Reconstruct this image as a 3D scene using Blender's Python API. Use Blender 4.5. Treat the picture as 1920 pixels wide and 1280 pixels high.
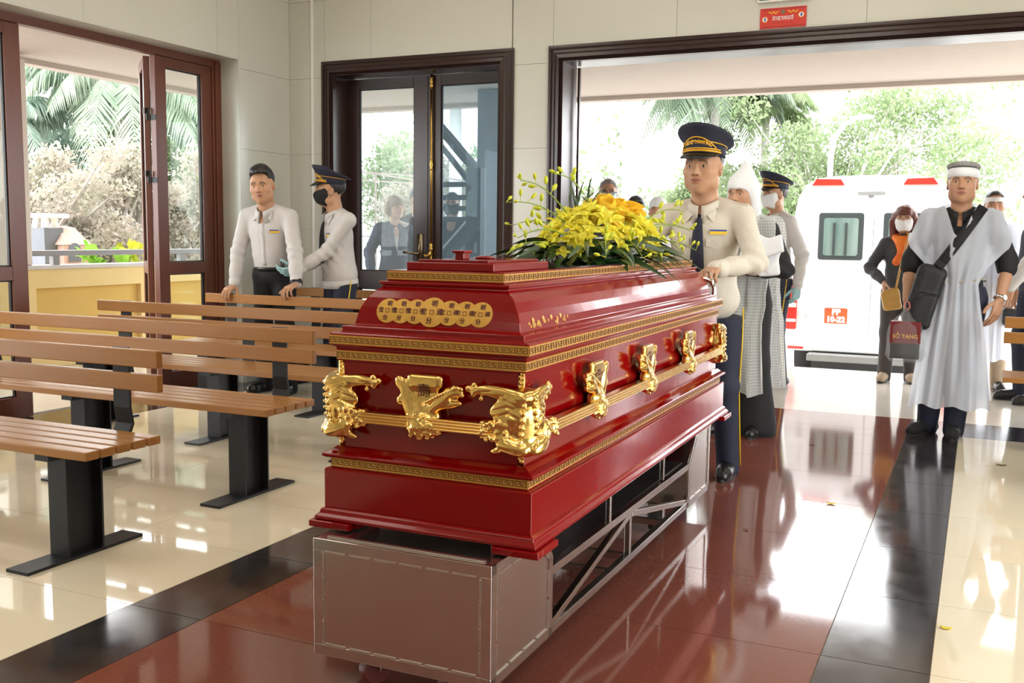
import bpy, bmesh, math, random
import numpy as np
from mathutils import Vector, Matrix, Euler

for o in list(bpy.data.objects): bpy.data.objects.remove(o)
SC = bpy.context.scene
COL = SC.collection
PI = math.pi
random.seed(7)

# ------------------------------------------------------------------ camera
F_PX = 1885.86
CAM = np.array([0.0, 0.0, 1.22])
_yaw, _pit, _rol = 0.433728, 0.105464, 0.011970
_f = np.array([-math.sin(_yaw)*math.cos(_pit), math.cos(_yaw)*math.cos(_pit), -math.sin(_pit)])
_r = np.array([math.cos(_yaw), math.sin(_yaw), 0.0])
_u = np.cross(_r, _f)
_r2 = _r*math.cos(_rol) + _u*math.sin(_rol)
_u2 = -_r*math.sin(_rol) + _u*math.cos(_rol)
cd = bpy.data.cameras.new('camera'); cam = bpy.data.objects.new('camera', cd); COL.objects.link(cam)
cd.sensor_width = 36.0; cd.lens = F_PX/1920.0*36.0; cd.clip_start = 0.05; cd.clip_end = 400
cam.matrix_world = Matrix(((_r2[0], _u2[0], -_f[0], CAM[0]), (_r2[1], _u2[1], -_f[1], CAM[1]), (_r2[2], _u2[2], -_f[2], CAM[2]), (0, 0, 0, 1)))
SC.camera = cam

# ------------------------------------------------------------------ sky, exposure
W = bpy.data.worlds.new('sky'); SC.world = W; W.use_nodes = True
_bg = W.node_tree.nodes['Background']
_bg.inputs[0].default_value = (0.97, 0.985, 1.0, 1); _bg.inputs[1].default_value = SKY_STRENGTH = 9.0
FILL_LAMP_STRENGTH = 3.4
SC.view_settings.view_transform = 'Standard'
try: SC.view_settings.look = 'None'
except Exception: pass
SC.view_settings.gamma = 1.0; SC.view_settings.use_curve_mapping = False
SC.view_settings.exposure = 0.05
SC.display_settings.display_device = 'sRGB'
cy = SC.cycles
cy.use_denoising = True
cy.max_bounces = 10; cy.diffuse_bounces = 5; cy.glossy_bounces = 5; cy.transparent_max_bounces = 24; cy.transmission_bounces = 6
cy.sample_clamp_indirect = 6.0; cy.caustics_reflective = False; cy.caustics_refractive = False

def portal(name, cx, cyy, cz, sx, sz, rot):
    l = bpy.data.lights.new(name, 'AREA'); l.shape = 'RECTANGLE'; l.size = sx; l.size_y = sz
    l.cycles.is_portal = True
    o = bpy.data.objects.new(name, l); COL.objects.link(o); o.location = (cx, cyy, cz); o.rotation_euler = rot
portal('daylight_portal', -5.9, 3.4, 1.3, 6.3, 2.6, (PI/2, 0, -PI/2))
portal('daylight_portal', -1.27, 7.5, 1.3, 3.3, 2.6, (-PI/2, 0, 0))
portal('daylight_portal', 3.3, 3.0, 1.3, 6.3, 2.6, (PI/2, 0, PI/2))

# ------------------------------------------------------------------ materials
MATS = {}
def mat(name, col, rough=0.5, metal=0.0, noise=0.0, nscale=8.0, ncol=None, bump=0.0, bscale=60.0, spec=0.5, coat=0.0, emit=0.0, trans=0.0, sheen=0.0, alpha=1.0, stretch=(1,1,1), attr=None, sub=0.0, coord='Object', ndetail=4.0, rnoise=0.0):
    if name in MATS: return MATS[name]
    m = bpy.data.materials.new(name); m.use_nodes = True
    nt = m.node_tree; N = nt.nodes; L = nt.links
    b = N['Principled BSDF']
    b.inputs['Base Color'].default_value = (*col, 1); b.inputs['Roughness'].default_value = rough
    b.inputs['Metallic'].default_value = metal; b.inputs['Specular IOR Level'].default_value = spec
    b.inputs['Coat Weight'].default_value = coat; b.inputs['Coat Roughness'].default_value = 0.05
    b.inputs['Transmission Weight'].default_value = trans; b.inputs['Alpha'].default_value = alpha
    b.inputs['Sheen Weight'].default_value = sheen
    if sub: b.inputs['Subsurface Weight'].default_value = sub; b.inputs['Subsurface Radius'].default_value = (0.02, 0.008, 0.004); b.inputs['Subsurface Scale'].default_value = 0.4
    if emit: b.inputs['Emission Color'].default_value = (*col, 1); b.inputs['Emission Strength'].default_value = emit
    tc = mp = None
    def coords():
        nonlocal tc, mp
        if mp is None:
            tc = N.new('ShaderNodeTexCoord'); mp = N.new('ShaderNodeMapping'); mp.inputs['Scale'].default_value = stretch
            L.new(tc.outputs[coord], mp.inputs['Vector'])
        return mp.outputs['Vector']
    src = None
    if attr:
        a = N.new('ShaderNodeAttribute'); a.attribute_name = attr; src = a.outputs['Color']
    if noise:
        t = N.new('ShaderNodeTexNoise'); t.inputs['Scale'].default_value = nscale; t.inputs['Detail'].default_value = ndetail
        L.new(coords(), t.inputs['Vector'])
        mr = N.new('ShaderNodeMapRange'); mr.inputs['From Min'].default_value = 0.3; mr.inputs['From Max'].default_value = 0.7
        mr.inputs['To Max'].default_value = noise
        L.new(t.outputs['Fac'], mr.inputs['Value'])
        mx = N.new('ShaderNodeMix'); mx.data_type = 'RGBA'
        L.new(mr.outputs['Result'], mx.inputs['Factor'])
        if src: L.new(src, mx.inputs['A'])
        else: mx.inputs['A'].default_value = (*col, 1)
        nc = ncol if ncol else tuple(c*0.6 for c in col)
        mx.inputs['B'].default_value = (*nc, 1)
        src = mx.outputs['Result']
        if rnoise:
            r2 = N.new('ShaderNodeMapRange'); r2.inputs['From Min'].default_value = 0.3; r2.inputs['From Max'].default_value = 0.7
            r2.inputs['To Min'].default_value = rough; r2.inputs['To Max'].default_value = rough + rnoise
            L.new(t.outputs['Fac'], r2.inputs['Value']); L.new(r2.outputs['Result'], b.inputs['Roughness'])
    if src: L.new(src, b.inputs['Base Color'])
    if bump:
        t2 = N.new('ShaderNodeTexNoise'); t2.inputs['Scale'].default_value = bscale; t2.inputs['Detail'].default_value = 3
        L.new(coords(), t2.inputs['Vector'])
        bp = N.new('ShaderNodeBump'); bp.inputs['Strength'].default_value = bump; bp.inputs['Distance'].default_value = 0.01
        L.new(t2.outputs['Fac'], bp.inputs['Height']); L.new(bp.outputs['Normal'], b.inputs['Normal'])
    MATS[name] = m
    return m

def glass_mat(name, tint=(0.94, 0.97, 0.96), haze=0.0, hcol=(0.7, 0.78, 0.82)):
    if name in MATS: return MATS[name]
    m = bpy.data.materials.new(name); m.use_nodes = True; nt = m.node_tree; N = nt.nodes; L = nt.links
    N.remove(N['Principled BSDF']); out = N['Material Output']
    tr = N.new('ShaderNodeBsdfTransparent'); tr.inputs[0].default_value = (*tint, 1)
    gl = N.new('ShaderNodeBsdfGlossy'); gl.inputs['Roughness'].default_value = 0.01
    fr = N.new('ShaderNodeFresnel'); fr.inputs[0].default_value = 1.45
    ge = N.new('ShaderNodeNewGeometry'); inv = N.new('ShaderNodeMath'); inv.operation = 'SUBTRACT'; inv.inputs[0].default_value = 1.0; L.new(ge.outputs['Backfacing'], inv.inputs[1])
    ml = N.new('ShaderNodeMath'); ml.operation = 'MULTIPLY'; L.new(fr.outputs[0], ml.inputs[0]); L.new(inv.outputs[0], ml.inputs[1])   # one reflection per pane, none at its inner face
    mx = N.new('ShaderNodeMixShader'); L.new(ml.outputs[0], mx.inputs[0]); L.new(tr.outputs[0], mx.inputs[1]); L.new(gl.outputs[0], mx.inputs[2])
    last = mx.outputs[0]
    if haze:
        df = N.new('ShaderNodeBsdfDiffuse'); df.inputs[0].default_value = (*hcol, 1)
        tl = N.new('ShaderNodeBsdfTranslucent'); tl.inputs[0].default_value = (*hcol, 1)
        ad = N.new('ShaderNodeMixShader'); L.new(df.outputs[0], ad.inputs[1]); L.new(tl.outputs[0], ad.inputs[2])
        m2 = N.new('ShaderNodeMixShader'); m2.inputs[0].default_value = haze
        L.new(last, m2.inputs[1]); L.new(ad.outputs[0], m2.inputs[2]); last = m2.outputs[0]
    L.new(last, out.inputs[0]); MATS[name] = m
    return m

def sheer_mat(name, col, op=0.6, weave=0.0, wscale=40.0):
    """thin woven cloth: part see-through, part diffuse/translucent"""
    if name in MATS: return MATS[name]
    m = bpy.data.materials.new(name); m.use_nodes = True; nt = m.node_tree; N = nt.nodes; L = nt.links
    N.remove(N['Principled BSDF']); out = N['Material Output']
    tr = N.new('ShaderNodeBsdfTransparent'); df = N.new('ShaderNodeBsdfDiffuse'); tl = N.new('ShaderNodeBsdfTranslucent')
    df.inputs[0].default_value = (*col, 1); tl.inputs[0].default_value = (*col, 1)
    a = N.new('ShaderNodeMixShader'); a.inputs[0].default_value = 0.5; L.new(df.outputs[0], a.inputs[1]); L.new(tl.outputs[0], a.inputs[2])
    b = N.new('ShaderNodeMixShader'); b.inputs[0].default_value = op; L.new(tr.outputs[0], b.inputs[1]); L.new(a.outputs[0], b.inputs[2])
    if weave:
        tc = N.new('ShaderNodeTexCoord'); sx = N.new('ShaderNodeSeparateXYZ'); L.new(tc.outputs['Object'], sx.inputs[0])
        def lines(o):
            mu = N.new('ShaderNodeMath'); mu.operation = 'MULTIPLY'; mu.inputs[1].default_value = wscale; L.new(o, mu.inputs[0])
            fr = N.new('ShaderNodeMath'); fr.operation = 'FRACT'; L.new(mu.outputs[0], fr.inputs[0])
            lt = N.new('ShaderNodeMath'); lt.operation = 'LESS_THAN'; lt.inputs[1].default_value = 0.16; L.new(fr.outputs[0], lt.inputs[0])
            return lt.outputs[0]
        mxm = N.new('ShaderNodeMath'); mxm.operation = 'MAXIMUM'; L.new(lines(sx.outputs[2]), mxm.inputs[0])
        ad = N.new('ShaderNodeMath'); ad.operation = 'ADD'; L.new(sx.outputs[0], ad.inputs[0]); L.new(sx.outputs[1], ad.inputs[1])
        L.new(lines(ad.outputs[0]), mxm.inputs[1])
        ma = N.new('ShaderNodeMath'); ma.operation = 'MULTIPLY_ADD'; ma.inputs[1].default_value = weave; ma.inputs[2].default_value = op
        L.new(mxm.outputs[0], ma.inputs[0]); L.new(ma.outputs[0], b.inputs[0])
    L.new(b.outputs[0], out.inputs[0]); MATS[name] = m
    return m

# ------------------------------------------------------------------ mesh helpers
class MB:
    def __init__(s): s.v = []; s.f = []
    def add(s, vs, fs):
        n = len(s.v); s.v.extend([tuple(map(float, v)) for v in vs]); s.f.extend([tuple(i+n for i in f) for f in fs]); return s
    def mm(s, x0, x1, y0, y1, z0, z1):
        vs = [(x, y, z) for z in (z0, z1) for y in (y0, y1) for x in (x0, x1)]
        return s.add(vs, [(0,2,3,1),(4,5,7,6),(0,1,5,4),(2,6,7,3),(0,4,6,2),(1,3,7,5)])
    def box(s, c, size, M=None):
        hx, hy, hz = size[0]/2, size[1]/2, size[2]/2
        vs = [Vector((x, y, z)) for z in (-hz, hz) for y in (-hy, hy) for x in (-hx, hx)]
        if M is not None: vs = [M @ v for v in vs]
        vs = [v + Vector(c) for v in vs]
        return s.add(vs, [(0,2,3,1),(4,5,7,6),(0,1,5,4),(2,6,7,3),(0,4,6,2),(1,3,7,5)])
    def bar(s, a, b, w, h, up=(0,0,1)):
        a = Vector(a); b = Vector(b); d = (b-a); l = d.length; d.normalize(); up = Vector(up)
        x = d.cross(up)
        if x.length < 1e-4: x = d.cross(Vector((0,1,0)))
        x.normalize(); z = x.cross(d)
        M = Matrix((x, d, z)).transposed()
        return s.box((a+b)/2, (w, l, h), M)
    def cyl(s, a, b, r, n=16, r2=None, caps=True):
        return s.tube([a, b], [r, r if r2 is None else r2], n, caps)
    def tube(s, pts, r, n=10, caps=True):
        P = [Vector(p) for p in pts]; m = len(P); R = r if hasattr(r, '__len__') else [r]*m
        vs = []; pu = None
        for i in range(m):
            d = (P[min(i+1, m-1)] - P[max(i-1, 0)]).normalized()
            if pu is None:
                pu = d.orthogonal().normalized()
            u = (pu - d*pu.dot(d))
            if u.length < 1e-5: u = d.orthogonal()
            u.normalize(); pu = u; w = d.cross(u)
            for k in range(n):
                a = 2*PI*k/n; vs.append(P[i] + u*(math.cos(a)*R[i]) + w*(math.sin(a)*R[i]))
        fs = []
        for i in range(m-1):
            for k in range(n):
                k2 = (k+1) % n; fs.append((i*n+k, i*n+k2, (i+1)*n+k2, (i+1)*n+k))
        if caps: fs.append(tuple(reversed(range(n)))); fs.append(tuple(range((m-1)*n, m*n)))
        return s.add(vs, fs)
    def lathe(s, prof, n=24, M=None, sx=1.0, sy=1.0):
        vs = []
        for (r, z) in prof:
            for k in range(n):
                a = 2*PI*k/n; v = Vector((r*math.cos(a)*sx, r*math.sin(a)*sy, z)); vs.append(M @ v if M is not None else v)
        m = len(prof); fs = []
        for i in range(m-1):
            for k in range(n):
                k2 = (k+1) % n; fs.append((i*n+k, i*n+k2, (i+1)*n+k2, (i+1)*n+k))
        fs.append(tuple(reversed(range(n)))); fs.append(tuple(range((m-1)*n, m*n)))
        return s.add(vs, fs)
    def ell(s, c, r, n=12, m=8, M=None):
        vs = []; fs = []
        for i in range(m+1):
            t = PI*i/m
            for k in range(n):
                a = 2*PI*k/n; v = Vector((r[0]*math.sin(t)*math.cos(a), r[1]*math.sin(t)*math.sin(a), -r[2]*math.cos(t)))
                if M is not None: v = M @ v
                vs.append(v + Vector(c))
        for i in range(m):
            for k in range(n):
                k2 = (k+1) % n; fs.append((i*n+k, i*n+k2, (i+1)*n+k2, (i+1)*n+k))
        return s.add(vs, fs)
    def prism(s, poly, d, M=None):
        """poly in local XY, extruded by d along local Z"""
        n = len(poly); vs = [Vector((x, y, 0)) for x, y in poly] + [Vector((x, y, d)) for x, y in poly]
        if M is not None: vs = [M @ v for v in vs]
        fs = [tuple(reversed(range(n))), tuple(range(n, 2*n))] + [(i, (i+1) % n, n+(i+1) % n, n+i) for i in range(n)]
        return s.add(vs, fs)
    def grid(s, P):
        """P[i][j] points -> open quad sheet"""
        a = len(P); b = len(P[0]); vs = [p for row in P for p in row]
        return s.add(vs, [(i*b+j, i*b+j+1, (i+1)*b+j+1, (i+1)*b+j) for i in range(a-1) for j in range(b-1)])
    def mesh(s, name, smooth=False):
        me = bpy.data.meshes.new(name); me.from_pydata(s.v, [], s.f); me.validate(); me.update()
        if smooth: me.polygons.foreach_set('use_smooth', [True]*len(me.polygons))
        return me

def link(name, me, m, parent=None, loc=None):
    o = bpy.data.objects.new(name, me); COL.objects.link(o)
    if m is not None:
        if len(me.materials) == 0: me.materials.append(m)
    if parent is not None: o.parent = parent
    if loc is not None: o.location = loc
    return o
def obj(name, mb, m, parent=None, smooth=False, bevel=0.0, bseg=2, sub=0, solid=0.0, autos=None):
    me = mb.mesh(name, smooth or autos is not None); o = link(name, me, m, parent)
    if autos is not None:
        try: me.set_sharp_from_angle(angle=autos)
        except Exception: pass
    if solid: md = o.modifiers.new('solid', 'SOLIDIFY'); md.thickness = solid; md.offset = 0
    if bevel:
        md = o.modifiers.new('bevel', 'BEVEL'); md.width = bevel; md.segments = bseg; md.limit_method = 'ANGLE'; md.angle_limit = 0.6
    if sub: md = o.modifiers.new('sub', 'SUBSURF'); md.levels = sub; md.render_levels = sub
    return o
def tag(o, label=None, cat=None, group=None, kind=None):
    if label: o['label'] = label
    if cat: o['category'] = cat
    if group: o['group'] = group
    if kind: o['kind'] = kind
    return o
def thing(name, label, cat, loc=(0,0,0), rz=0.0, group=None):
    o = bpy.data.objects.new(name, None); COL.objects.link(o); o.location = loc; o.rotation_euler = (0, 0, rz); o.empty_display_size = 0.1
    return tag(o, label, cat, group)
def struct(name, mb, m, parent=None, **k):
    o = obj(name, mb, m, parent, **k)
    if parent is None: o['kind'] = 'structure'
    return o
def copy_tree(o, parent=None):
    c = o.copy(); COL.objects.link(c); c.parent = parent
    for ch in list(o.children): copy_tree(ch, c)
    return c
def text_mesh(name, body, size, m, parent, M, extrude=0.0006, align='CENTER', spacing=1.0, bold=0.0):
    cu = bpy.data.curves.new(name, 'FONT'); cu.body = body; cu.size = size; cu.extrude = extrude; cu.align_x = align; cu.align_y = 'CENTER'; cu.resolution_u = 2
    cu.space_character = spacing; cu.offset = bold
    t = bpy.data.objects.new(name+'_curve', cu); COL.objects.link(t)
    dg = bpy.context.evaluated_depsgraph_get(); me = bpy.data.meshes.new_from_object(t.evaluated_get(dg))
    bpy.data.objects.remove(t); bpy.data.curves.remove(cu)
    me.name = name; me.materials.clear(); me.transform(M)
    return link(name, me, m, parent)
def frame(o, x, y, z):
    """4x4 with the given origin and axis columns"""
    o, x, y, z = Vector(o), Vector(x).normalized(), Vector(y).normalized(), Vector(z).normalized()
    return Matrix(((x.x, y.x, z.x, o.x), (x.y, y.y, z.y, o.y), (x.z, y.z, z.z, o.z), (0, 0, 0, 1)))
# ================================================================== the hall
XL, YB, XR, YR, ZC = -5.38, 7.08, 2.84, -5.2, 3.95      # left wall, door wall, right wall, rear wall, ceiling
M_cream = mat('cream_tile', (0.76, 0.685, 0.52), rough=0.03, noise=0.35, nscale=2.2, ncol=(0.66, 0.585, 0.43), spec=0.6, stretch=(1, 1.8, 1), rnoise=0.03)
M_red = mat('red_granite', (0.205, 0.062, 0.042), rough=0.055, noise=0.5, nscale=90, ncol=(0.12, 0.038, 0.028), spec=0.85, rnoise=0.03)
M_black = mat('black_granite', (0.022, 0.020, 0.021), rough=0.09, noise=0.6, nscale=9, ncol=(0.05, 0.043, 0.04), spec=0.8, rnoise=0.05)
M_grout = mat('grout', (0.34, 0.30, 0.24), rough=0.8, noise=0.3)
M_wall = mat('wall_stone', (0.575, 0.565, 0.495), rough=0.16, noise=0.35, nscale=3, ncol=(0.62, 0.605, 0.535), spec=0.5, rnoise=0.05)
M_wallj = mat('wall_joint', (0.38, 0.36, 0.31), rough=0.8, noise=0.2)
M_ceil = mat('ceiling_paint', (0.72, 0.70, 0.65), rough=0.9, noise=0.1)
M_dark = mat('dark_brown_wood', (0.030, 0.014, 0.012), rough=0.28, noise=0.4, nscale=5, ncol=(0.045, 0.022, 0.018), stretch=(8, 8, 1))
M_brown = mat('red_brown_aluminium', (0.125, 0.034, 0.018), rough=0.30, noise=0.35, nscale=6, ncol=(0.16, 0.05, 0.025), stretch=(6, 6, 0.6))
M_glass = glass_mat('clear_glass')
M_dusty = glass_mat('dusty_glass', (0.86, 0.9, 0.9), haze=0.10)
M_blued = glass_mat('tinted_dusty_glass', (0.72, 0.80, 0.84), haze=0.16, hcol=(0.40, 0.52, 0.60))
M_porch = mat('porch_tile', (0.62, 0.58, 0.52), rough=0.12, noise=0.3, nscale=2)
M_soffit = mat('porch_paint', (0.50, 0.43, 0.375), rough=0.85, noise=0.1)
M_black_metal = mat('black_painted_steel', (0.010, 0.010, 0.011), rough=0.40, noise=0.4, nscale=30, ncol=(0.022, 0.022, 0.024), spec=0.3)
M_brass = mat('brass', (0.62, 0.36, 0.09), rough=0.25, metal=1.0, noise=0.3, nscale=20)
M_abrass = mat('antique_brass', (0.30, 0.24, 0.15), rough=0.35, metal=1.0, noise=0.5, nscale=40)
M_white = mat('white_paint', (0.82, 0.81, 0.78), rough=0.5, noise=0.1)

# ---- floor: tiles are pieces of their own on a bed
floor = struct('floor', MB().mm(-5.62, 3.1, YR, YB+0.25, -0.06, -0.004), M_grout)
_tm = {}
def tile(x0, x1, y0, y1, m, parent, key):
    w, d = round(x1-x0-0.003, 4), round(y1-y0-0.003, 4)
    k = (w, d, key)
    if k not in _tm:
        me = MB().mm(-w/2, w/2, -d/2, d/2, -0.006, 0).mesh('tile'); me.materials.append(m); _tm[k] = me
    link('tile', _tm[k], m, parent, ((x0+x1)/2, (y0+y1)/2, 0))
JY = 2.975; T = 0.602
XA, XB_, XC, XD = -2.465, -2.170, -0.364, -0.065
ys = [JY + T*k for k in range(-3, 7)]
ys = [y for y in ys if y < 6.75] ; YE = 6.79
xsL = [XA - T*k for k in range(0, 6)]
xsL = [x for x in xsL if x > -5.1] + [-5.08]
xsR = [XD + T*k for k in range(0, 6)] + [3.06]
rows = list(zip(ys[:-1], ys[1:])) + [(ys[-1], YE)]
for (a, b) in rows:
    for xa, xb in zip(xsL[1:], xsL[:-1]): tile(xa, xb, a, b, M_cream, floor, 'c')
    tile(XA, XB_, a, b, M_black, floor, 'k'); tile(XC, XD, a, b, M_black, floor, 'k'); tile(XB_, XC, a, b, M_red, floor, 'r')
    for xa, xb in zip(xsR[:-1], xsR[1:]):
        if xb - xa > 0.1: tile(xa, xb, a, b, M_cream, floor, 'c')
    tile(-5.61, -5.08, a, b, M_black, floor, 'k')
for k in range(6): tile(XD + T*k*0.86, XD + T*(k+1)*0.86, YE, YB+0.24, M_black, floor, 'k')
tile(XB_, XC, YE, YB+0.24, M_red, floor, 'r'); tile(XA, XB_, YE, YB+0.24, M_black, floor, 'k'); tile(XC, XD, YE, YB+0.24, M_black, floor, 'k')
for k in range(5): tile(-5.61 + 0.629*k, -5.61 + 0.629*(k+1), YE, YB+0.24, M_black, floor, 'k')
# the part of the floor under and behind the camera: too near or out of view
_g = MB(); _g.mm(-5.62, XA, YR, ys[0]-0.002, -0.006, 0); _g.mm(XD, 3.08, YR, ys[0]-0.002, -0.006, 0)
fo = obj('tile_field', _g, M_cream, floor); fo = obj('tile_field', MB().mm(XB_, XC, YR, ys[0]-0.002, -0.006, 0), M_red, floor)
_g = MB(); _g.mm(XA, XB_, YR, ys[0]-0.002, -0.006, 0); _g.mm(XC, XD, YR, ys[0]-0.002, -0.006, 0); obj('tile_field', _g, M_black, floor)

# ---- walls with stone panels
def cut_rects(r, holes):
    out = [r]
    for h in holes:
        nxt = []
        for (a, b, c, d) in out:
            if h[0] >= b or h[1] <= a or h[2] >= d or h[3] <= c: nxt.append((a, b, c, d)); continue
            if h[0] > a: nxt.append((a, h[0], c, d))
            if h[1] < b: nxt.append((h[1], b, c, d))
            lo, hi = max(a, h[0]), min(b, h[1])
            if h[2] > c: nxt.append((lo, hi, c, h[2]))
            if h[3] < d: nxt.append((lo, hi, h[3], d))
        out = nxt
    return out
def panel_wall(name, put, u0, u1, ju, jz, holes, base_mb):
    w = struct(name, base_mb, M_wallj)
    for (a, b) in zip(ju[:-1], ju[1:]):
        for (c, d) in zip(jz[:-1], jz[1:]):
            for (p, q, r, s) in cut_rects((a, b, c, d), holes):
                if q-p < 0.02 or s-r < 0.02: continue
                obj('panel', put(p+0.0012, q-0.0012, r+0.0012, s-0.0012), M_wall, w)
    return w
JZ = [0.0, 0.625, 1.25, 1.875, 2.50, 3.125, 3.75, ZC]
SD = (-5.02, -3.31, 0.0, 2.60)      # hole for the narrow double door (inside its frame)
BD = (-2.97, 0.43, 0.0, 2.595)      # hole for the wide doorway
def holes_box(u0, u1, z0, z1, holes, put):
    mb = MB()
    for r in cut_rects((u0, u1, z0, z1), holes): put(mb, *r)
    return mb
bw = holes_box(XL-0.5, XR+0.4, 0, ZC, [SD, BD], lambda mb, a, b, c, d: mb.mm(a, b, YB+0.012, YB+0.25, c, d))
wall_back = panel_wall('wall_back', lambda a, b, c, d: MB().mm(a, b, YB, YB+0.0125, c, d), XL, XR, [XL, -4.57, -3.30, -2.03, -0.76, 0.51, 1.78, XR], JZ, [SD, BD], bw)
LW = (0.4, 6.435, -0.1, 2.575)      # glazed opening in the left wall
lw = holes_box(YR, YB+0.25, 0, ZC, [LW], lambda mb, a, b, c, d: mb.mm(XL-0.30, XL-0.012, a, b, c, d))
wall_left = panel_wall('wall_left', lambda a, b, c, d: MB().mm(XL-0.0125, XL, a, b, c, d), YR, YB, [YR, -1.45, -0.17, 1.11, 2.38, 3.65, 4.92, 6.19, YB], JZ, [LW], lw)
# reveals of the left opening in the same stone
obj('panel', MB().mm(XL-0.23, XL-0.001, LW[1]-0.001, LW[1]+0.011, 0, 2.575), M_wall, wall_left)
obj('panel', MB().mm(XL-0.23, XL-0.001, LW[0], LW[1], 2.565, 2.577), M_wall, wall_left)
RW = (0.4, 6.2, -0.1, 2.575)
rw = holes_box(YR, YB+0.25, 0, ZC, [RW], lambda mb, a, b, c, d: mb.mm(XR, XR+0.30, a, b, c, d))
struct('wall_right', rw, M_wall)
struct('wall_rear', MB().mm(XL-0.3, XR+0.3, YR-0.2, YR, 0, ZC), M_wall)
struct('ceiling', MB().mm(XL-0.3, XR+0.3, YR-0.2, YB+0.25, ZC, ZC+0.2), M_ceil)
struct('trim_1', MB().mm(-5.152, -5.132, YB-0.012, YB-0.0005, 0.02, ZC-0.02), M_white)
obj('baseboard_panel', MB().mm(XL, XL+0.012, LW[1]+0.012, YB, 0.0, 0.10), M_wall, wall_left)

# ---- unseen ceiling lamps, added to fill the hall with light
M_fill_lamp = mat('fill_lamp_diffuser', (1.0, 0.93, 0.82), emit=FILL_LAMP_STRENGTH, noise=0.0)
for i, yy in enumerate((-3.6, -1.2, 1.2, 3.6, 5.6)):
    for j, (xx, side) in enumerate(((-3.8, 'on the bench side'), (-1.27, 'over the red aisle'), (1.3, 'on the right hand side'))):
        t = thing('added_ceiling_light', 'added square ceiling light panel %s, %s' % (side, ('next to the rear wall', 'well behind the camera', 'just before the camera', 'above the coffin', 'nearest the doorway wall')[i]), 'light', (xx, yy, ZC), 0, 'added ceiling light panels')
        f = MB()
        for (a, b, c, d) in ((-.6, .6, -.6, -.56), (-.6, .6, .56, .6), (-.6, -.56, -.56, .56), (.56, .6, -.56, .56)): f.mm(a, b, c, d, -0.05, -0.001)
        obj('frame', f, M_white, t); obj('diffuser', MB().mm(-.56, .56, -.56, .56, -0.04, -0.03), M_fill_lamp, t)

# ---- dark wooden door frames (stepped moulding, swept round three sides)
def moulded_frame(name, x0, x1, ztop, yface, width, steps, inner_depth, m):
    """outer rectangle x0..x1, 0..ztop on the wall plane; stepped towards the room"""
    root = struct(name, MB().mm(x0+width-0.02, x0+width-0.005, yface+0.002, yface+inner_depth, 0, ztop-width), m)
    o = 0.0
    for (w, d) in steps:
        a0, a1, zt = x0+o, x1-o, ztop-o
        mb = MB()
        # left, right, head with mitred corners
        for (A, B) in (((a0, 0), (a0, zt)), ((a0, zt), (a1, zt)), ((a1, zt), (a1, 0))):
            pass
        P = [(a0, 0), (a0, zt), (a1, zt), (a1, 0)]; Q = [(a0+w, 0), (a0+w, zt-w), (a1-w, zt-w), (a1-w, 0)]
        vs = []
        for (p, q) in zip(P, Q):
            vs += [(p[0], yface-d*0.82, p[1]), (p[0], yface+0.012, p[1]), (q[0], yface-d, q[1]), (q[0], yface+0.012, q[1])]
        fs = []
        for i in range(3):
            a, b = i*4, i*4+4
            fs += [(a, a+2, b+2, b), (a+1, a, b, b+1), (a+2, a+3, b+3, b+2), (a+3, a+1, b+1, b+3)]
        fs += [(0, 1, 3, 2), (12, 14, 15, 13)]
        mb.add(vs, fs)
        obj('moulding', mb, m, root); o += w
    # lining
    li = MB()
    li.mm(x1-width+0.005, x1-width+0.02, yface+0.002, yface+inner_depth, 0, ztop-width)
    li.mm(x0+width-0.02, x1-width+0.02, yface+0.002, yface+inner_depth, ztop-width, ztop-width+0.015)
    obj('lining', li, m, root)
    return root
STEPS = [(0.018, 0.022), (0.012, 0.034), (0.026, 0.030), (0.010, 0.040), (0.030, 0.044), (0.012, 0.034), (0.014, 0.026)]
fr1 = moulded_frame('trim_2', -5.045, -3.288, 2.626, YB, 0.122, STEPS, 0.30, M_dark)
fr2 = moulded_frame('trim_3', -3.000, 0.46, 2.620, YB, 0.122, STEPS, 0.27, M_dark)
# hinge strip on the wide door's jamb
mb = MB().mm(-2.862, -2.845, YB+0.235, YB+0.262, 0.02, 2.49)
for z in (0.4, 1.3, 2.1): mb.cyl((-2.85, YB+0.232, z-0.08), (-2.85, YB+0.232, z+0.08), 0.008, 8)
obj('hinge_strip', mb, M_dark, fr2)

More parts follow.
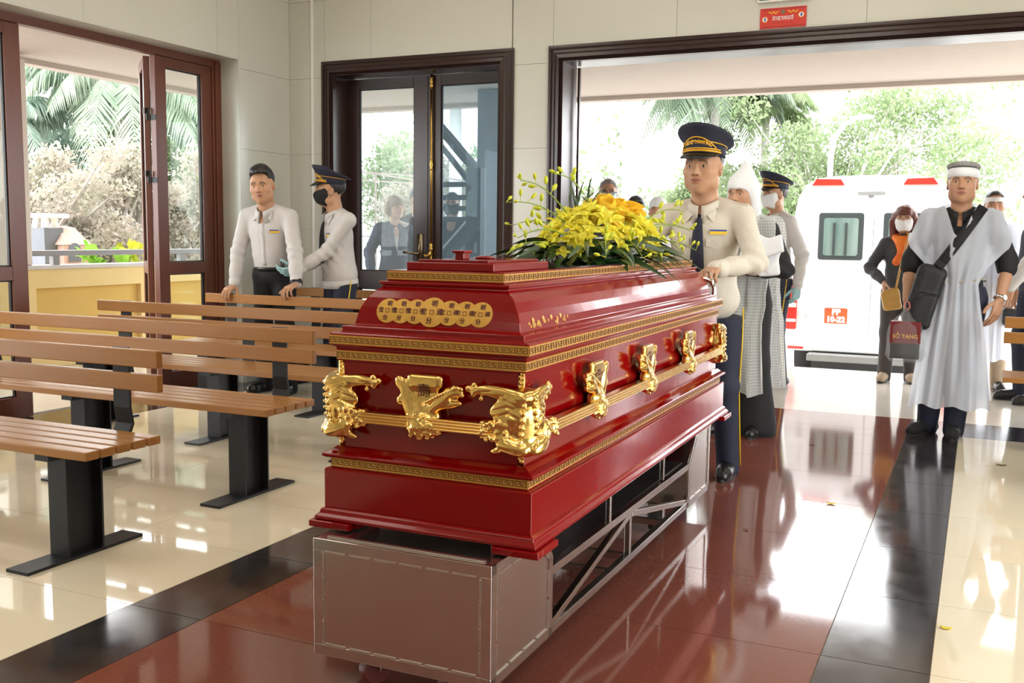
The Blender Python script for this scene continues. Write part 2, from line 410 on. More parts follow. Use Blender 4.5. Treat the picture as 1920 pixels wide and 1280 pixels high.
def leaf(name, a, b, m, glass, z0, z1, stile, top, midz, bot, th=0.04, label=None, gap=0.0):
    """glazed leaf between plan points a and b; midz=(z0,z1) of the middle rail or None"""
    a = Vector((*a, 0)); b = Vector((*b, 0)); d = (b-a); L = d.length; d.normalize(); n = d.cross(Vector((0, 0, 1)))
    R = Matrix((d, n, Vector((0, 0, 1)))).transposed()
    def put(u0, u1, w0, w1, t, mt, nm, parent, bev=0.003):
        mb = MB().box(a + d*((u0+u1)/2) + Vector((0, 0, (w0+w1)/2)), (u1-u0, t, w1-w0), R)
        return obj(nm, mb, mt, parent, bevel=bev if t > .02 else 0)
    root = put(0, stile, z0, z1, th, m, name, None); root['kind'] = 'structure'
    put(L-stile, L, z0, z1, th, m, 'stile', root)
    put(stile, L-stile, z1-top, z1, th, m, 'rail', root); put(stile, L-stile, z0, z0+bot, th, m, 'rail', root)
    gs = [(z0+bot, z1-top)]
    if midz:
        put(stile, L-stile, midz[0], midz[1], th, m, 'rail', root); gs = [(z0+bot, midz[0]), (midz[1], z1-top)]
    for (c, e) in gs:
        put(stile-0.003, L-stile+0.003, c-0.003, e+0.003, 0.006, glass, 'pane', root)
        for (u0, u1, w0, w1) in ((stile, stile+0.008, c, e), (L-stile-0.008, L-stile, c, e), (stile+.008, L-stile-.008, e-0.008, e), (stile+.008, L-stile-.008, c, c+0.008)):
            put(u0, u1, w0, w1, 0.018, M_black_metal, 'gasket', root)
    return root
# narrow double door
DY = 7.29
d1 = leaf('door_1', (-4.945, DY), (-4.145, DY), M_dark, M_dusty, 0.01, 2.50, 0.135, 0.085, (0.75, 0.905), 0.2, th=0.045)
d2 = leaf('door_2', (-4.143, DY), (-3.385, DY), M_dark, M_blued, 0.01, 2.50, 0.118, 0.085, (0.75, 0.905), 0.2, th=0.045)
# brass bolt rod with knuckles, and lever handle
mb = MB().cyl((-4.098, DY-0.045, 1.06), (-4.098, DY-0.045, 2.50), 0.0105, 12)
for z in (1.10, 1.78, 2.44): mb.lathe([(0.010, -0.045), (0.017, -0.035), (0.011, -0.02), (0.019, 0.0), (0.011, 0.02), (0.017, 0.035), (0.010, 0.045)], 12, Matrix.Translation((-4.098, DY-0.045, z)))
mb.tube([(-4.098, DY-.045, 1.09), (-4.105, DY-.06, 1.05), (-4.13, DY-.075, 1.035), (-4.145, DY-.075, 1.06)], [0.018, 0.017, 0.015, 0.012], 10)
mb.cyl((-4.098, DY-.045, 1.06), (-4.098, DY-.045, 0.97), 0.012, 10)
obj('bolt_rod', mb, M_brass, d2, smooth=True)
mb = MB()
pl = [(0.026*math.cos(a), 0.155+0.026*math.sin(a)) for a in np.linspace(0, PI, 9)] + [(-0.026, -0.10), (0.026, -0.10)]
mb.prism(pl, 0.008, frame((-4.215, DY-0.024, 1.045), (1, 0, 0), (0, 0, 1), (0, -1, 0)))
mb.cyl((-4.215, DY-0.03, 1.06), (-4.215, DY-0.075, 1.06), 0.012, 10)
mb.tube([(-4.215, DY-.072, 1.06), (-4.27, DY-.078, 1.062), (-4.34, DY-.078, 1.068)], [0.010, 0.012, 0.014], 10)
mb.cyl((-4.215, DY-0.030, 1.15), (-4.215, DY-0.036, 1.15), 0.008, 10)
obj('lever_handle', mb, M_abrass, d1, smooth=True)

# left glazed screen: head, end post, leaves
WX = -5.605
hd = struct('window_1', MB().mm(WX-0.035, WX+0.035, LW[0], 6.435, 2.507, 2.572), M_brown, bevel=0.004)
obj('post', MB().mm(WX-0.035, WX+0.035, 6.345, 6.434, 0, 2.507), M_brown, hd, bevel=0.004)
obj('post', MB().mm(WX-0.035, WX+0.035, LW[0], LW[0]+0.08, 0, 2.507), M_brown, hd, bevel=0.004)
obj('post_bead', MB().mm(WX+0.035, WX+0.047, 6.37, 6.434, 0, 2.55), M_brown, hd, bevel=0.003)
leaf('window_2', (WX, 5.745), (WX, 6.343), M_brown, M_glass, 0.004, 2.505, 0.108, 0.075, (0.893, 0.983), 0.14, th=0.05)
leaf('window_3', (-5.66, 5.742), (-6.015, 6.052), M_brown, M_glass, 0.010, 2.500, 0.085, 0.075, (0.893, 0.983), 0.14, th=0.045)
leaf('window_4', (WX, 3.995), (WX, 4.592), M_brown, M_glass, 0.004, 2.505, 0.115, 0.075, (0.893, 0.983), 0.14, th=0.05)
leaf('window_5', (WX, 3.39), (WX, 3.99), M_brown, M_glass, 0.004, 2.505, 0.10, 0.075, (0.893, 0.983), 0.14, th=0.05)
leaf('window_6', (WX, 1.10), (WX, 1.75), M_brown, M_glass, 0.004, 2.505, 0.10, 0.075, (0.893, 0.983), 0.14, th=0.05)
leaf('window_7', (WX, 0.485), (WX, 1.09), M_brown, M_glass, 0.004, 2.505, 0.10, 0.075, (0.893, 0.983), 0.14, th=0.05)
# folding hinges between the folded leaf and the fixed one
for z in (0.35, 1.62, 2.08):
    mb = MB().cyl((-5.648, 5.728, z-0.045), (-5.648, 5.728, z+0.045), 0.011, 10)
    mb.box((-5.672, 5.712, z+0.022), (0.055, 0.006, 0.042), Matrix.Rotation(-0.76, 3, 'Z')); mb.mm(-5.632, -5.576, 5.7385, 5.7445, z-0.045, z-0.005)
    obj('hinge', mb, M_black_metal, hd)
for (a, b) in ((0.0, 0.6), (0.6, 1.2), (1.2, 1.8), (4.0, 4.6), (4.6, 5.2), (5.2, 5.8)):
    leaf('window_%d' % (8+int(a*10)//6), (XR+0.2, 0.4+a), (XR+0.2, 0.4+b), M_brown, M_glass, 0.004, 2.505, 0.09, 0.075, (0.893, 0.983), 0.14, th=0.05)
# ================================================================== outside: porch, balcony, yard
M_ground = mat('yard_concrete', (0.46, 0.44, 0.41), rough=0.85, noise=0.4, nscale=1.5, ncol=(0.36, 0.35, 0.33))
M_yellow = mat('yellow_render', (0.80, 0.62, 0.29), rough=0.85, noise=0.2, nscale=4, ncol=(0.62, 0.43, 0.16))
M_yellowd = mat('ochre_panel_render', (0.66, 0.44, 0.12), rough=0.85, noise=0.2, nscale=4, ncol=(0.58, 0.38, 0.11))
M_coping = mat('pale_coping', (0.60, 0.57, 0.55), rough=0.5, noise=0.2)
M_rail = mat('grey_rail_paint', (0.26, 0.25, 0.25), rough=0.35, noise=0.2)
M_pillar = mat('pillar_paint', (0.74, 0.68, 0.62), rough=0.8, noise=0.15)
M_bluegrey = mat('blue_grey_paint', (0.21, 0.25, 0.28), rough=0.5, noise=0.3)
M_sframe = mat('dark_frame_paint', (0.030, 0.038, 0.046), rough=0.5, noise=0.3)
GZ = -0.5
struct('yard_ground', MB().mm(-70, 40, -10, 80, GZ-0.2, GZ), M_ground)
struct('porch_floor', MB().mm(-7.7, 8, YB+0.252, 9.82, GZ, -0.002).mm(-7.7, -5.69, -4, YB+0.252, GZ, -0.002), M_porch)
struct('porch_ceiling', MB().mm(-7.75, 8, YB+0.252, 10.45, 2.70, 2.95).mm(-7.75, XL-0.302, -4, YB+0.252, 2.70, 2.95), M_soffit)
struct('trim_4', MB().mm(-7.75, 8, 10.30, 10.46, 2.655, 2.70).mm(-7.76, -7.62, -4, 10.30, 2.655, 2.70), M_soffit)
# balcony parapet with sunk panels, coping and rail
par = struct('balcony_parapet', MB().mm(-7.62, -7.50, 1.0, 9.8, -0.002, 0.872), M_yellowd)
def pface(y0, y1, z0, z1): obj('panel_border', MB().mm(-7.50, -7.455, y0, y1, z0, z1), M_yellow, par)
pface(1.0, 9.8, 0.705, 0.872); pface(1.0, 9.8, 0.0, 0.10)
for y in (1.2, 3.5, 5.85, 7.42, 9.4): pface(y-0.0, y+0.36, 0.10, 0.705)
obj('coping', MB().mm(-7.66, -7.43, 1.0, 9.8, 0.872, 0.905), M_coping, par, bevel=0.004)
rl = tag(obj('balcony_rail', MB().mm(-7.59, -7.50, 1.0, 9.8, 0.985, 1.035), M_rail, bevel=0.006), 'grey metal rail running along the yellow balcony wall', 'railing')
for y in (2.3, 4.4, 6.49, 8.07, 9.5): obj('rail_post', MB().mm(-7.57, -7.52, y-0.035, y+0.035, 0.9055, 0.985), M_rail, rl)
tag(obj('porch_pillar', MB().mm(-7.75, -7.46, 5.86, 6.19, 0.906, 2.654), M_pillar, bevel=0.01), 'pale painted pillar standing on the balcony wall beside the brown folding door', 'pillar')
tag(obj('porch_pillar', MB().mm(-4.78, -4.50, 9.40, 9.70, 0, 2.70), M_bluegrey, bevel=0.01), 'blue grey porch pillar seen through the right pane of the narrow door', 'pillar')
M_redcloth = mat('red_cloth', (0.62, 0.10, 0.08), rough=0.7, noise=0.2)
mb = MB()
for k in range(7): mb.ell((-7.44, 6.035, 2.62-0.10*k), (0.02, 0.055+0.02*(k % 2), 0.06), 10, 6)
tag(obj('red_garland', mb, M_redcloth, smooth=True), 'red scalloped garland hanging down the pale balcony pillar', 'garland')

# dark steel frame on the porch behind the narrow door
sf = thing('steel_frame', 'dark steel frame with diagonal braces outside the narrow door', 'frame', (0, 0, 0))
Y0 = 8.3
obj('column', MB().mm(-4.30, -4.15, Y0-0.06, Y0+0.06, 0, 1.82), M_sframe, sf)
obj('brace', MB().bar((-4.62, Y0, 2.22), (-4.20, Y0, 1.78), 0.06, 0.13, (0, 1, 0)), M_sframe, sf)
obj('brace', MB().bar((-4.62, Y0+.05, 2.04), (-4.30, Y0+.05, 1.68), 0.04, 0.05, (0, 1, 0)), M_sframe, sf)
obj('brace', MB().bar((-4.17, Y0, 1.30), (-4.62, Y0, 0.86), 0.06, 0.16, (0, 1, 0)), M_sframe, sf)
obj('rod', MB().bar((-4.30, Y0-.05, 1.34), (-4.60, Y0-.05, 1.03), 0.015, 0.015), M_white, sf)
for z in (1.68, 1.56, 1.46, 1.36): obj('slat', MB().mm(-4.66, -4.30, Y0-0.03, Y0+0.03, z-0.025, z+0.02), M_sframe, sf)
obj('upright', MB().mm(-4.66, -4.60, Y0-0.04, Y0+0.04, 0, 1.72), M_sframe, sf)
# light awning frame in the yard
af = thing('awning_frame', 'thin pale steel awning frame in the yard behind the narrow door', 'frame', (0, 0, 0))
M_awn = mat('pale_steel', (0.24, 0.19, 0.17), rough=0.5, noise=0.2)
for (p, q) in (((-9.2, 12.4, 2.16), (-6.6, 12.0, 1.98)), ((-9.2, 13.4, 2.06), (-6.6, 13.0, 1.9)), ((-6.6, 12.0, 1.98), (-6.6, 14.0, 1.9)), ((-8.0, 12.2, 2.08), (-7.2, 13.2, 1.94)), ((-7.8, 12.2, GZ), (-7.8, 12.2, 2.05)), ((-6.6, 12.0, GZ), (-6.6, 12.0, 1.98)), ((-9.2, 12.4, 1.2), (-6.6, 12.0, 1.15)), ((-9.2, 12.4, GZ), (-9.2, 12.4, 2.16))):
    obj('bar', MB().bar(p, q, 0.02, 0.02), M_awn, af)

# ------------------------------------------------------------------ planting
def leafmat(name, col, col2, tl=0.45):
    if name in MATS: return MATS[name]
    m = bpy.data.materials.new(name); m.use_nodes = True; nt = m.node_tree; N = nt.nodes; L = nt.links
    N.remove(N['Principled BSDF']); out = N['Material Output']
    oi = N.new('ShaderNodeTexCoord'); ns = N.new('ShaderNodeTexNoise'); ns.inputs['Scale'].default_value = 2.5; L.new(oi.outputs['Object'], ns.inputs['Vector'])
    mx = N.new('ShaderNodeMix'); mx.data_type = 'RGBA'; mx.inputs['A'].default_value = (*col, 1); mx.inputs['B'].default_value = (*col2, 1)
    mr = N.new('ShaderNodeMapRange'); mr.inputs['From Min'].default_value = 0.35; mr.inputs['From Max'].default_value = 0.65; L.new(ns.outputs['Fac'], mr.inputs['Value']); L.new(mr.outputs['Result'], mx.inputs['Factor'])
    d = N.new('ShaderNodeBsdfDiffuse'); t = N.new('ShaderNodeBsdfTranslucent'); L.new(mx.outputs['Result'], d.inputs[0]); L.new(mx.outputs['Result'], t.inputs[0])
    s = N.new('ShaderNodeMixShader'); s.inputs[0].default_value = tl; L.new(d.outputs[0], s.inputs[1]); L.new(t.outputs[0], s.inputs[2]); L.new(s.outputs[0], out.inputs[0])
    MATS[name] = m; return m
M_leaf1 = leafmat('hazy_green_leaf', (0.20, 0.275, 0.135), (0.28, 0.33, 0.20))  # yard haze is put into these paled leaf colours, not into the air
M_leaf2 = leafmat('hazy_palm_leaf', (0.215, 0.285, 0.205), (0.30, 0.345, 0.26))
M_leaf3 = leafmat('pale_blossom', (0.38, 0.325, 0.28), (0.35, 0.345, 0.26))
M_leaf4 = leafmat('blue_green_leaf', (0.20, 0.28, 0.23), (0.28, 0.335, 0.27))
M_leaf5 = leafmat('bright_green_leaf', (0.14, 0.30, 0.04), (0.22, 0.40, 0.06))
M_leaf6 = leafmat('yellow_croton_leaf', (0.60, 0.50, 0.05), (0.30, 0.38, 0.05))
M_bark = mat('hazy_bark', (0.42, 0.39, 0.36), rough=0.9, noise=0.4, nscale=6)  # bark paled to carry the same haze
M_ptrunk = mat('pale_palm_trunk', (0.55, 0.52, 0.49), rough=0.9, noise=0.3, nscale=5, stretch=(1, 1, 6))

def leaf_cloud(name, centers, radii, n, size, m, parent, seed, aspect=0.55, droop=0.0):
    rng = np.random.default_rng(seed); C = np.asarray(centers, float); Rr = np.asarray(radii, float)
    w = Rr.prod(axis=1)**0.8; idx = rng.choice(len(C), n, p=w/w.sum())
    d = rng.normal(size=(n, 3)); d /= np.linalg.norm(d, axis=1, keepdims=True); rad = rng.random(n)**0.45
    P = C[idx] + d*Rr[idx]*rad[:, None]
    a = rng.normal(size=(n, 3)); a[:, 2] -= droop; a /= np.linalg.norm(a, axis=1, keepdims=True)
    b = np.cross(a, rng.normal(size=(n, 3))); b /= np.linalg.norm(b, axis=1, keepdims=True)
    s = size*(0.6+0.8*rng.random(n))[:, None]
    V = np.empty((n, 4, 3)); V[:, 0] = P-a*s; V[:, 1] = P-b*s*aspect; V[:, 2] = P+a*s; V[:, 3] = P+b*s*aspect
    me = bpy.data.meshes.new(name); me.vertices.add(4*n); me.vertices.foreach_set('co', V.reshape(-1))
    me.loops.add(4*n); me.loops.foreach_set('vertex_index', np.arange(4*n)); me.polygons.add(n)
    me.polygons.foreach_set('loop_start', np.arange(n)*4); me.update(); me.validate()
    return tag(link(name, me, m, parent), kind='stuff')
def broadleaf(label, base, top, crown, spread, n, size, m, seed, group='trees in the yard', lean=(0, 0), nb=9, cat='tree', nm='yard_tree', cr=0.35):
    rng = np.random.default_rng(seed); t = thing(nm, label, cat, base, 0, group)
    cz0, cz1 = crown; cs = []; rs = []
    tr = MB(); hub = Vector((lean[0]*0.5, lean[1]*0.5, cz0*0.85))
    tr.tube([(0, 0, 0), (lean[0]*0.2, 0, cz0*0.4), hub], [0.11, 0.09, 0.075], 8)
    for k in range(nb):
        a = 2*PI*k/nb + rng.random(); rr = spread*(0.35+0.6*rng.random()); z = cz0+(cz1-cz0)*rng.random()
        p = Vector((lean[0]+rr*math.cos(a), lean[1]+rr*math.sin(a), z)); cs.append(tuple(p)); r = spread*cr*(0.7+0.6*rng.random()); rs.append((r, r, r*0.75))
        mid = hub.lerp(p, 0.5) + Vector((0, 0, -0.05*spread)); tr.tube([hub, mid, p], [0.05, 0.035, 0.012], 6)
        for q in range(2):
            e = p + Vector(rng.normal(size=3)*spread*0.28); tr.tube([mid, mid.lerp(e, .6), e], [0.025, 0.015, 0.006], 5); cs.append(tuple(e)); rs.append((r*.7, r*.7, r*.6))
    obj('trunk', tr, M_bark, t, smooth=True); leaf_cloud('foliage', cs, rs, n, size, m, t, seed)
    return t
def palm(label, base, h, nf, fl, m, seed, group='palms in the yard', tr_r=0.13, lean=(0, 0), droop=1.0, nleaf=34):
    rng = np.random.default_rng(seed); t = thing('palm_tree', label, 'palm', base, 0, group)
    top = Vector((lean[0], lean[1], h)); mb = MB(); mb.tube([(0, 0, 0), (lean[0]*.3, lean[1]*.3, h*.5), top], [tr_r*1.25, tr_r, tr_r*.85], 12)
    mb.tube([top, top+Vector((0, 0, .25))], [tr_r*.9, tr_r*.4], 10); obj('trunk', mb, M_ptrunk, t, smooth=True)
    for k in range(nf):
        a = 2*PI*k/nf + rng.random()*.4; el = 0.25+0.9*rng.random(); L = fl*(0.8+.4*rng.random()); dirv = Vector((math.cos(a), math.sin(a), 0))
        P = []
        for i in range(9):
            s = i/8; P.append(top + Vector((0, 0, .2)) + dirv*(L*s*(1-.25*s)) + Vector((0, 0, L*(math.sin(el)*s - (0.55+.35*droop)*s*s))))
        fm = MB(); fm.tube(P, [0.022*(1-.85*i/8) for i in range(9)], 5, caps=False)
        side = dirv.cross(Vector((0, 0, 1)))
        for i in range(nleaf):
            s = 0.12+0.88*i/nleaf; j = min(int(s*8), 7); u = s*8-j; p = P[j].lerp(P[j+1], u); tg = (P[j+1]-P[j]).normalized(); ll = L*0.30*(0.35+math.sin(PI*min(s*1.05, 1)))*.75
            for sg in (-1, 1):
                d = (side*sg*0.85 + tg*0.55 + Vector((0, 0, -0.35-.35*rng.random()))).normalized(); w = tg*0.016*fl/1.5
                e = p+d*ll*.6+Vector((0, 0, -.02)); e2 = p+d*ll+Vector((0, 0, -ll*.35))
                fm.add([p-w, p+w, e+w*1.1, e2, e-w*1.1], [(0, 1, 2, 3, 4)])
        obj('frond', fm, m, t)
    return t
# left: palms and blossom behind the balcony
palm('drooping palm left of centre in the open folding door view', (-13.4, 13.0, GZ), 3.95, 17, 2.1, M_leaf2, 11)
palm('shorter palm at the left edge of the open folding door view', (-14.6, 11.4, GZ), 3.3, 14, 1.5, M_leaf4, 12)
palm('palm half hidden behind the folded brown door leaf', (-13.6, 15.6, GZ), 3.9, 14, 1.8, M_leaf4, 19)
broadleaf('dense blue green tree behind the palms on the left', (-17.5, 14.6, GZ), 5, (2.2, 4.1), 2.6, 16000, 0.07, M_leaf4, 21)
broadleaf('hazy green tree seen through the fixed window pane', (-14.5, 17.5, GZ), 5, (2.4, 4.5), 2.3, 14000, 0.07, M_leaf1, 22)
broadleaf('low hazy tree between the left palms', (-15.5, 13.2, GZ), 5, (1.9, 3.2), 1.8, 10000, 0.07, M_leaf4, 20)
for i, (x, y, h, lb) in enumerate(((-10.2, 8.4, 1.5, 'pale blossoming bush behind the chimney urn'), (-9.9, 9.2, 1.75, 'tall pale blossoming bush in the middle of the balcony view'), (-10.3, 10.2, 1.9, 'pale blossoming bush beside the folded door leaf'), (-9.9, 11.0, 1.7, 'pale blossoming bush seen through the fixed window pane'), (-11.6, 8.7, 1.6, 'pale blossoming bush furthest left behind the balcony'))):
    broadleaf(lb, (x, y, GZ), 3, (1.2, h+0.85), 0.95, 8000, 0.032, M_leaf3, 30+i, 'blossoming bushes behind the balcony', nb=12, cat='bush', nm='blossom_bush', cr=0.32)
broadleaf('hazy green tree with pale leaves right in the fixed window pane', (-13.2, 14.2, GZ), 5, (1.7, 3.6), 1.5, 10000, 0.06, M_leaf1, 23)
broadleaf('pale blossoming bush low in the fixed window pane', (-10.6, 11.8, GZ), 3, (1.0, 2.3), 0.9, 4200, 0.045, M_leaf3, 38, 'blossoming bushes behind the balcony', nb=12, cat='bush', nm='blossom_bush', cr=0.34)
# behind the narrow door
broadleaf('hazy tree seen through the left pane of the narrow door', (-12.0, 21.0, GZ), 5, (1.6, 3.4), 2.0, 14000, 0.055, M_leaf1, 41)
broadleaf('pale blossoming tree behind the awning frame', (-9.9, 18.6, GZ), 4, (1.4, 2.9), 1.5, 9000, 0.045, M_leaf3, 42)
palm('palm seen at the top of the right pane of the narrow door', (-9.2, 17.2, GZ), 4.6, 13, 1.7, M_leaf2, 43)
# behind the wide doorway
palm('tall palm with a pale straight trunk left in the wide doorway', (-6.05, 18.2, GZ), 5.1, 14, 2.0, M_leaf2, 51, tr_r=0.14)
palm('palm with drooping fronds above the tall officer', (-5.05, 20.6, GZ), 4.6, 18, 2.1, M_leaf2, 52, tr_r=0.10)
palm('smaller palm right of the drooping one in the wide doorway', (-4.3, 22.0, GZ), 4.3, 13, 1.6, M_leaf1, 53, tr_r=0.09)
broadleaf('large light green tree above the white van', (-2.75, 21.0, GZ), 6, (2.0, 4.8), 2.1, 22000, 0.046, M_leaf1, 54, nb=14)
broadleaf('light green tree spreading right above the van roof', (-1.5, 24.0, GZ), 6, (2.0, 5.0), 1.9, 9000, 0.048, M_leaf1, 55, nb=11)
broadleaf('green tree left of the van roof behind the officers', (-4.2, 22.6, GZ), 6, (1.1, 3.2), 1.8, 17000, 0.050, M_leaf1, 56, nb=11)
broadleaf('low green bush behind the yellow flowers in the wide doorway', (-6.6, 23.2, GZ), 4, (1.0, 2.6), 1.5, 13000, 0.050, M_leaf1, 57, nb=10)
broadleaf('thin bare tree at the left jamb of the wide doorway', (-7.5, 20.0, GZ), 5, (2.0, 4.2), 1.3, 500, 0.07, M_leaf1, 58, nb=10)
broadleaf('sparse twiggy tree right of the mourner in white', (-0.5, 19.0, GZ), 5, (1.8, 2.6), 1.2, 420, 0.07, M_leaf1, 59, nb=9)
# lamp post
lp = thing('street_lamp', 'pale curved street lamp post above the van roof', 'lamp post', (-2.62, 19.6, GZ))
obj('post', MB().tube([(0, 0, 0), (0, 0, 3.2), (0.05, 0, 3.55), (0.2, 0, 3.8), (0.42, 0, 3.92)], [0.06, 0.05, 0.045, 0.04, 0.035], 10), M_white, lp, smooth=True)
obj('lamp_head', MB().ell((0.55, 0, 3.93), (0.2, 0.09, 0.05), 12, 6), M_white, lp, smooth=True)
# things on and behind the balcony wall
M_greyc = mat('grey_ceramic', (0.12, 0.13, 0.15), rough=0.6, noise=0.4)
M_clay = mat('pinkish_clay', (0.50, 0.33, 0.28), rough=0.8, noise=0.4, nscale=7)
ur = thing('chimney_urn', 'grey tapered incense chimney with white capped top behind the balcony rail', 'incense burner', (-9.0, 7.64, GZ))
obj('body', MB().lathe([(0.22, 0), (0.20, 1.2), (0.155, 1.50), (0.175, 1.735)], 4, Matrix.Rotation(PI/4, 4, 'Z')), M_greyc, ur)
for k in range(4): a = PI/4+k*PI/2; obj('cap_post', MB().cyl((0.10*math.cos(a), 0.10*math.sin(a), 1.735), (0.085*math.cos(a), 0.085*math.sin(a), 1.84), 0.032, 8), M_white, ur)
obj('cap', MB().mm(-0.17, 0.17, -0.17, 0.17, 1.84, 1.885), M_white, ur, bevel=0.01)
kh = thing('miniature_house', 'small clay shrine house with an arched opening behind the balcony rail', 'shrine', (-9.0, 7.86, GZ))
obj('body', MB().mm(-0.2, 0.2, -0.17, 0.17, 0, 1.57), M_clay, kh, bevel=0.02)
obj('roof', MB().lathe([(0.29, 1.56), (0.22, 1.63), (0.12, 1.74), (0.03, 1.76)], 4, Matrix.Rotation(PI/4, 4, 'Z')), M_clay, kh)
obj('arch_shade_plate', MB().prism([(-0.08, -0.12)] + [(0.08*math.cos(a), 0.08*math.sin(a)) for a in np.linspace(PI, 0, 9)] + [(0.08, -0.12)], 0.012, frame((0.196, -0.03, 1.50), (0, 1, 0), (0, 0, 1), (1, 0, 0))), M_greyc, kh)  # dark plate on the solid wall gives the shade of an arched opening
def potted(label, loc, h, n, m, seed, ln=0.26):
    t = thing('potted_plant', label, 'plant', loc, 0, 'plants behind the balcony rail'); rng = np.random.default_rng(seed)
    obj('pot', MB().lathe([(0.11, 0), (0.15, h*.72), (0.165, h*.74), (0.13, h*.745)], 14), M_clay, t, smooth=True)
    for k in range(n):
        a = rng.random()*2*PI; e = 0.2+rng.random()*1.2; L = ln*(.6+.6*rng.random()); d = Vector((math.cos(a)*math.cos(e), math.sin(a)*math.cos(e), math.sin(e)))
        s = d.cross(Vector((0, 0, 1))).normalized(); p = Vector((0, 0, h*.72))+Vector((rng.normal()*.06, rng.normal()*.06, rng.random()*h*.2)); w = s*L*.16; dn = Vector((0, 0, -1))
        obj('leaf', MB().add([p, p+d*L*.4+w, p+d*L*.4-w, p+d*L+dn*L*.3, p+d*L*.75+w*.7+dn*L*.12, p+d*L*.75-w*.7+dn*L*.12], [(0, 1, 2), (1, 4, 5, 2), (4, 3, 5)]), m, t)
    return t
potted('broad leafed green plant in the middle behind the balcony rail', (-8.2, 7.55, GZ), 1.62, 34, M_leaf5, 3, 0.30)
potted('second green leafy plant nearer the folded door behind the rail', (-8.2, 7.85, GZ), 1.50, 26, M_leaf5, 4, 0.26)
potted('yellow leafed croton behind the rail beside the folded door', (-8.3, 8.12, GZ), 1.68, 40, M_leaf6, 5, 0.24)
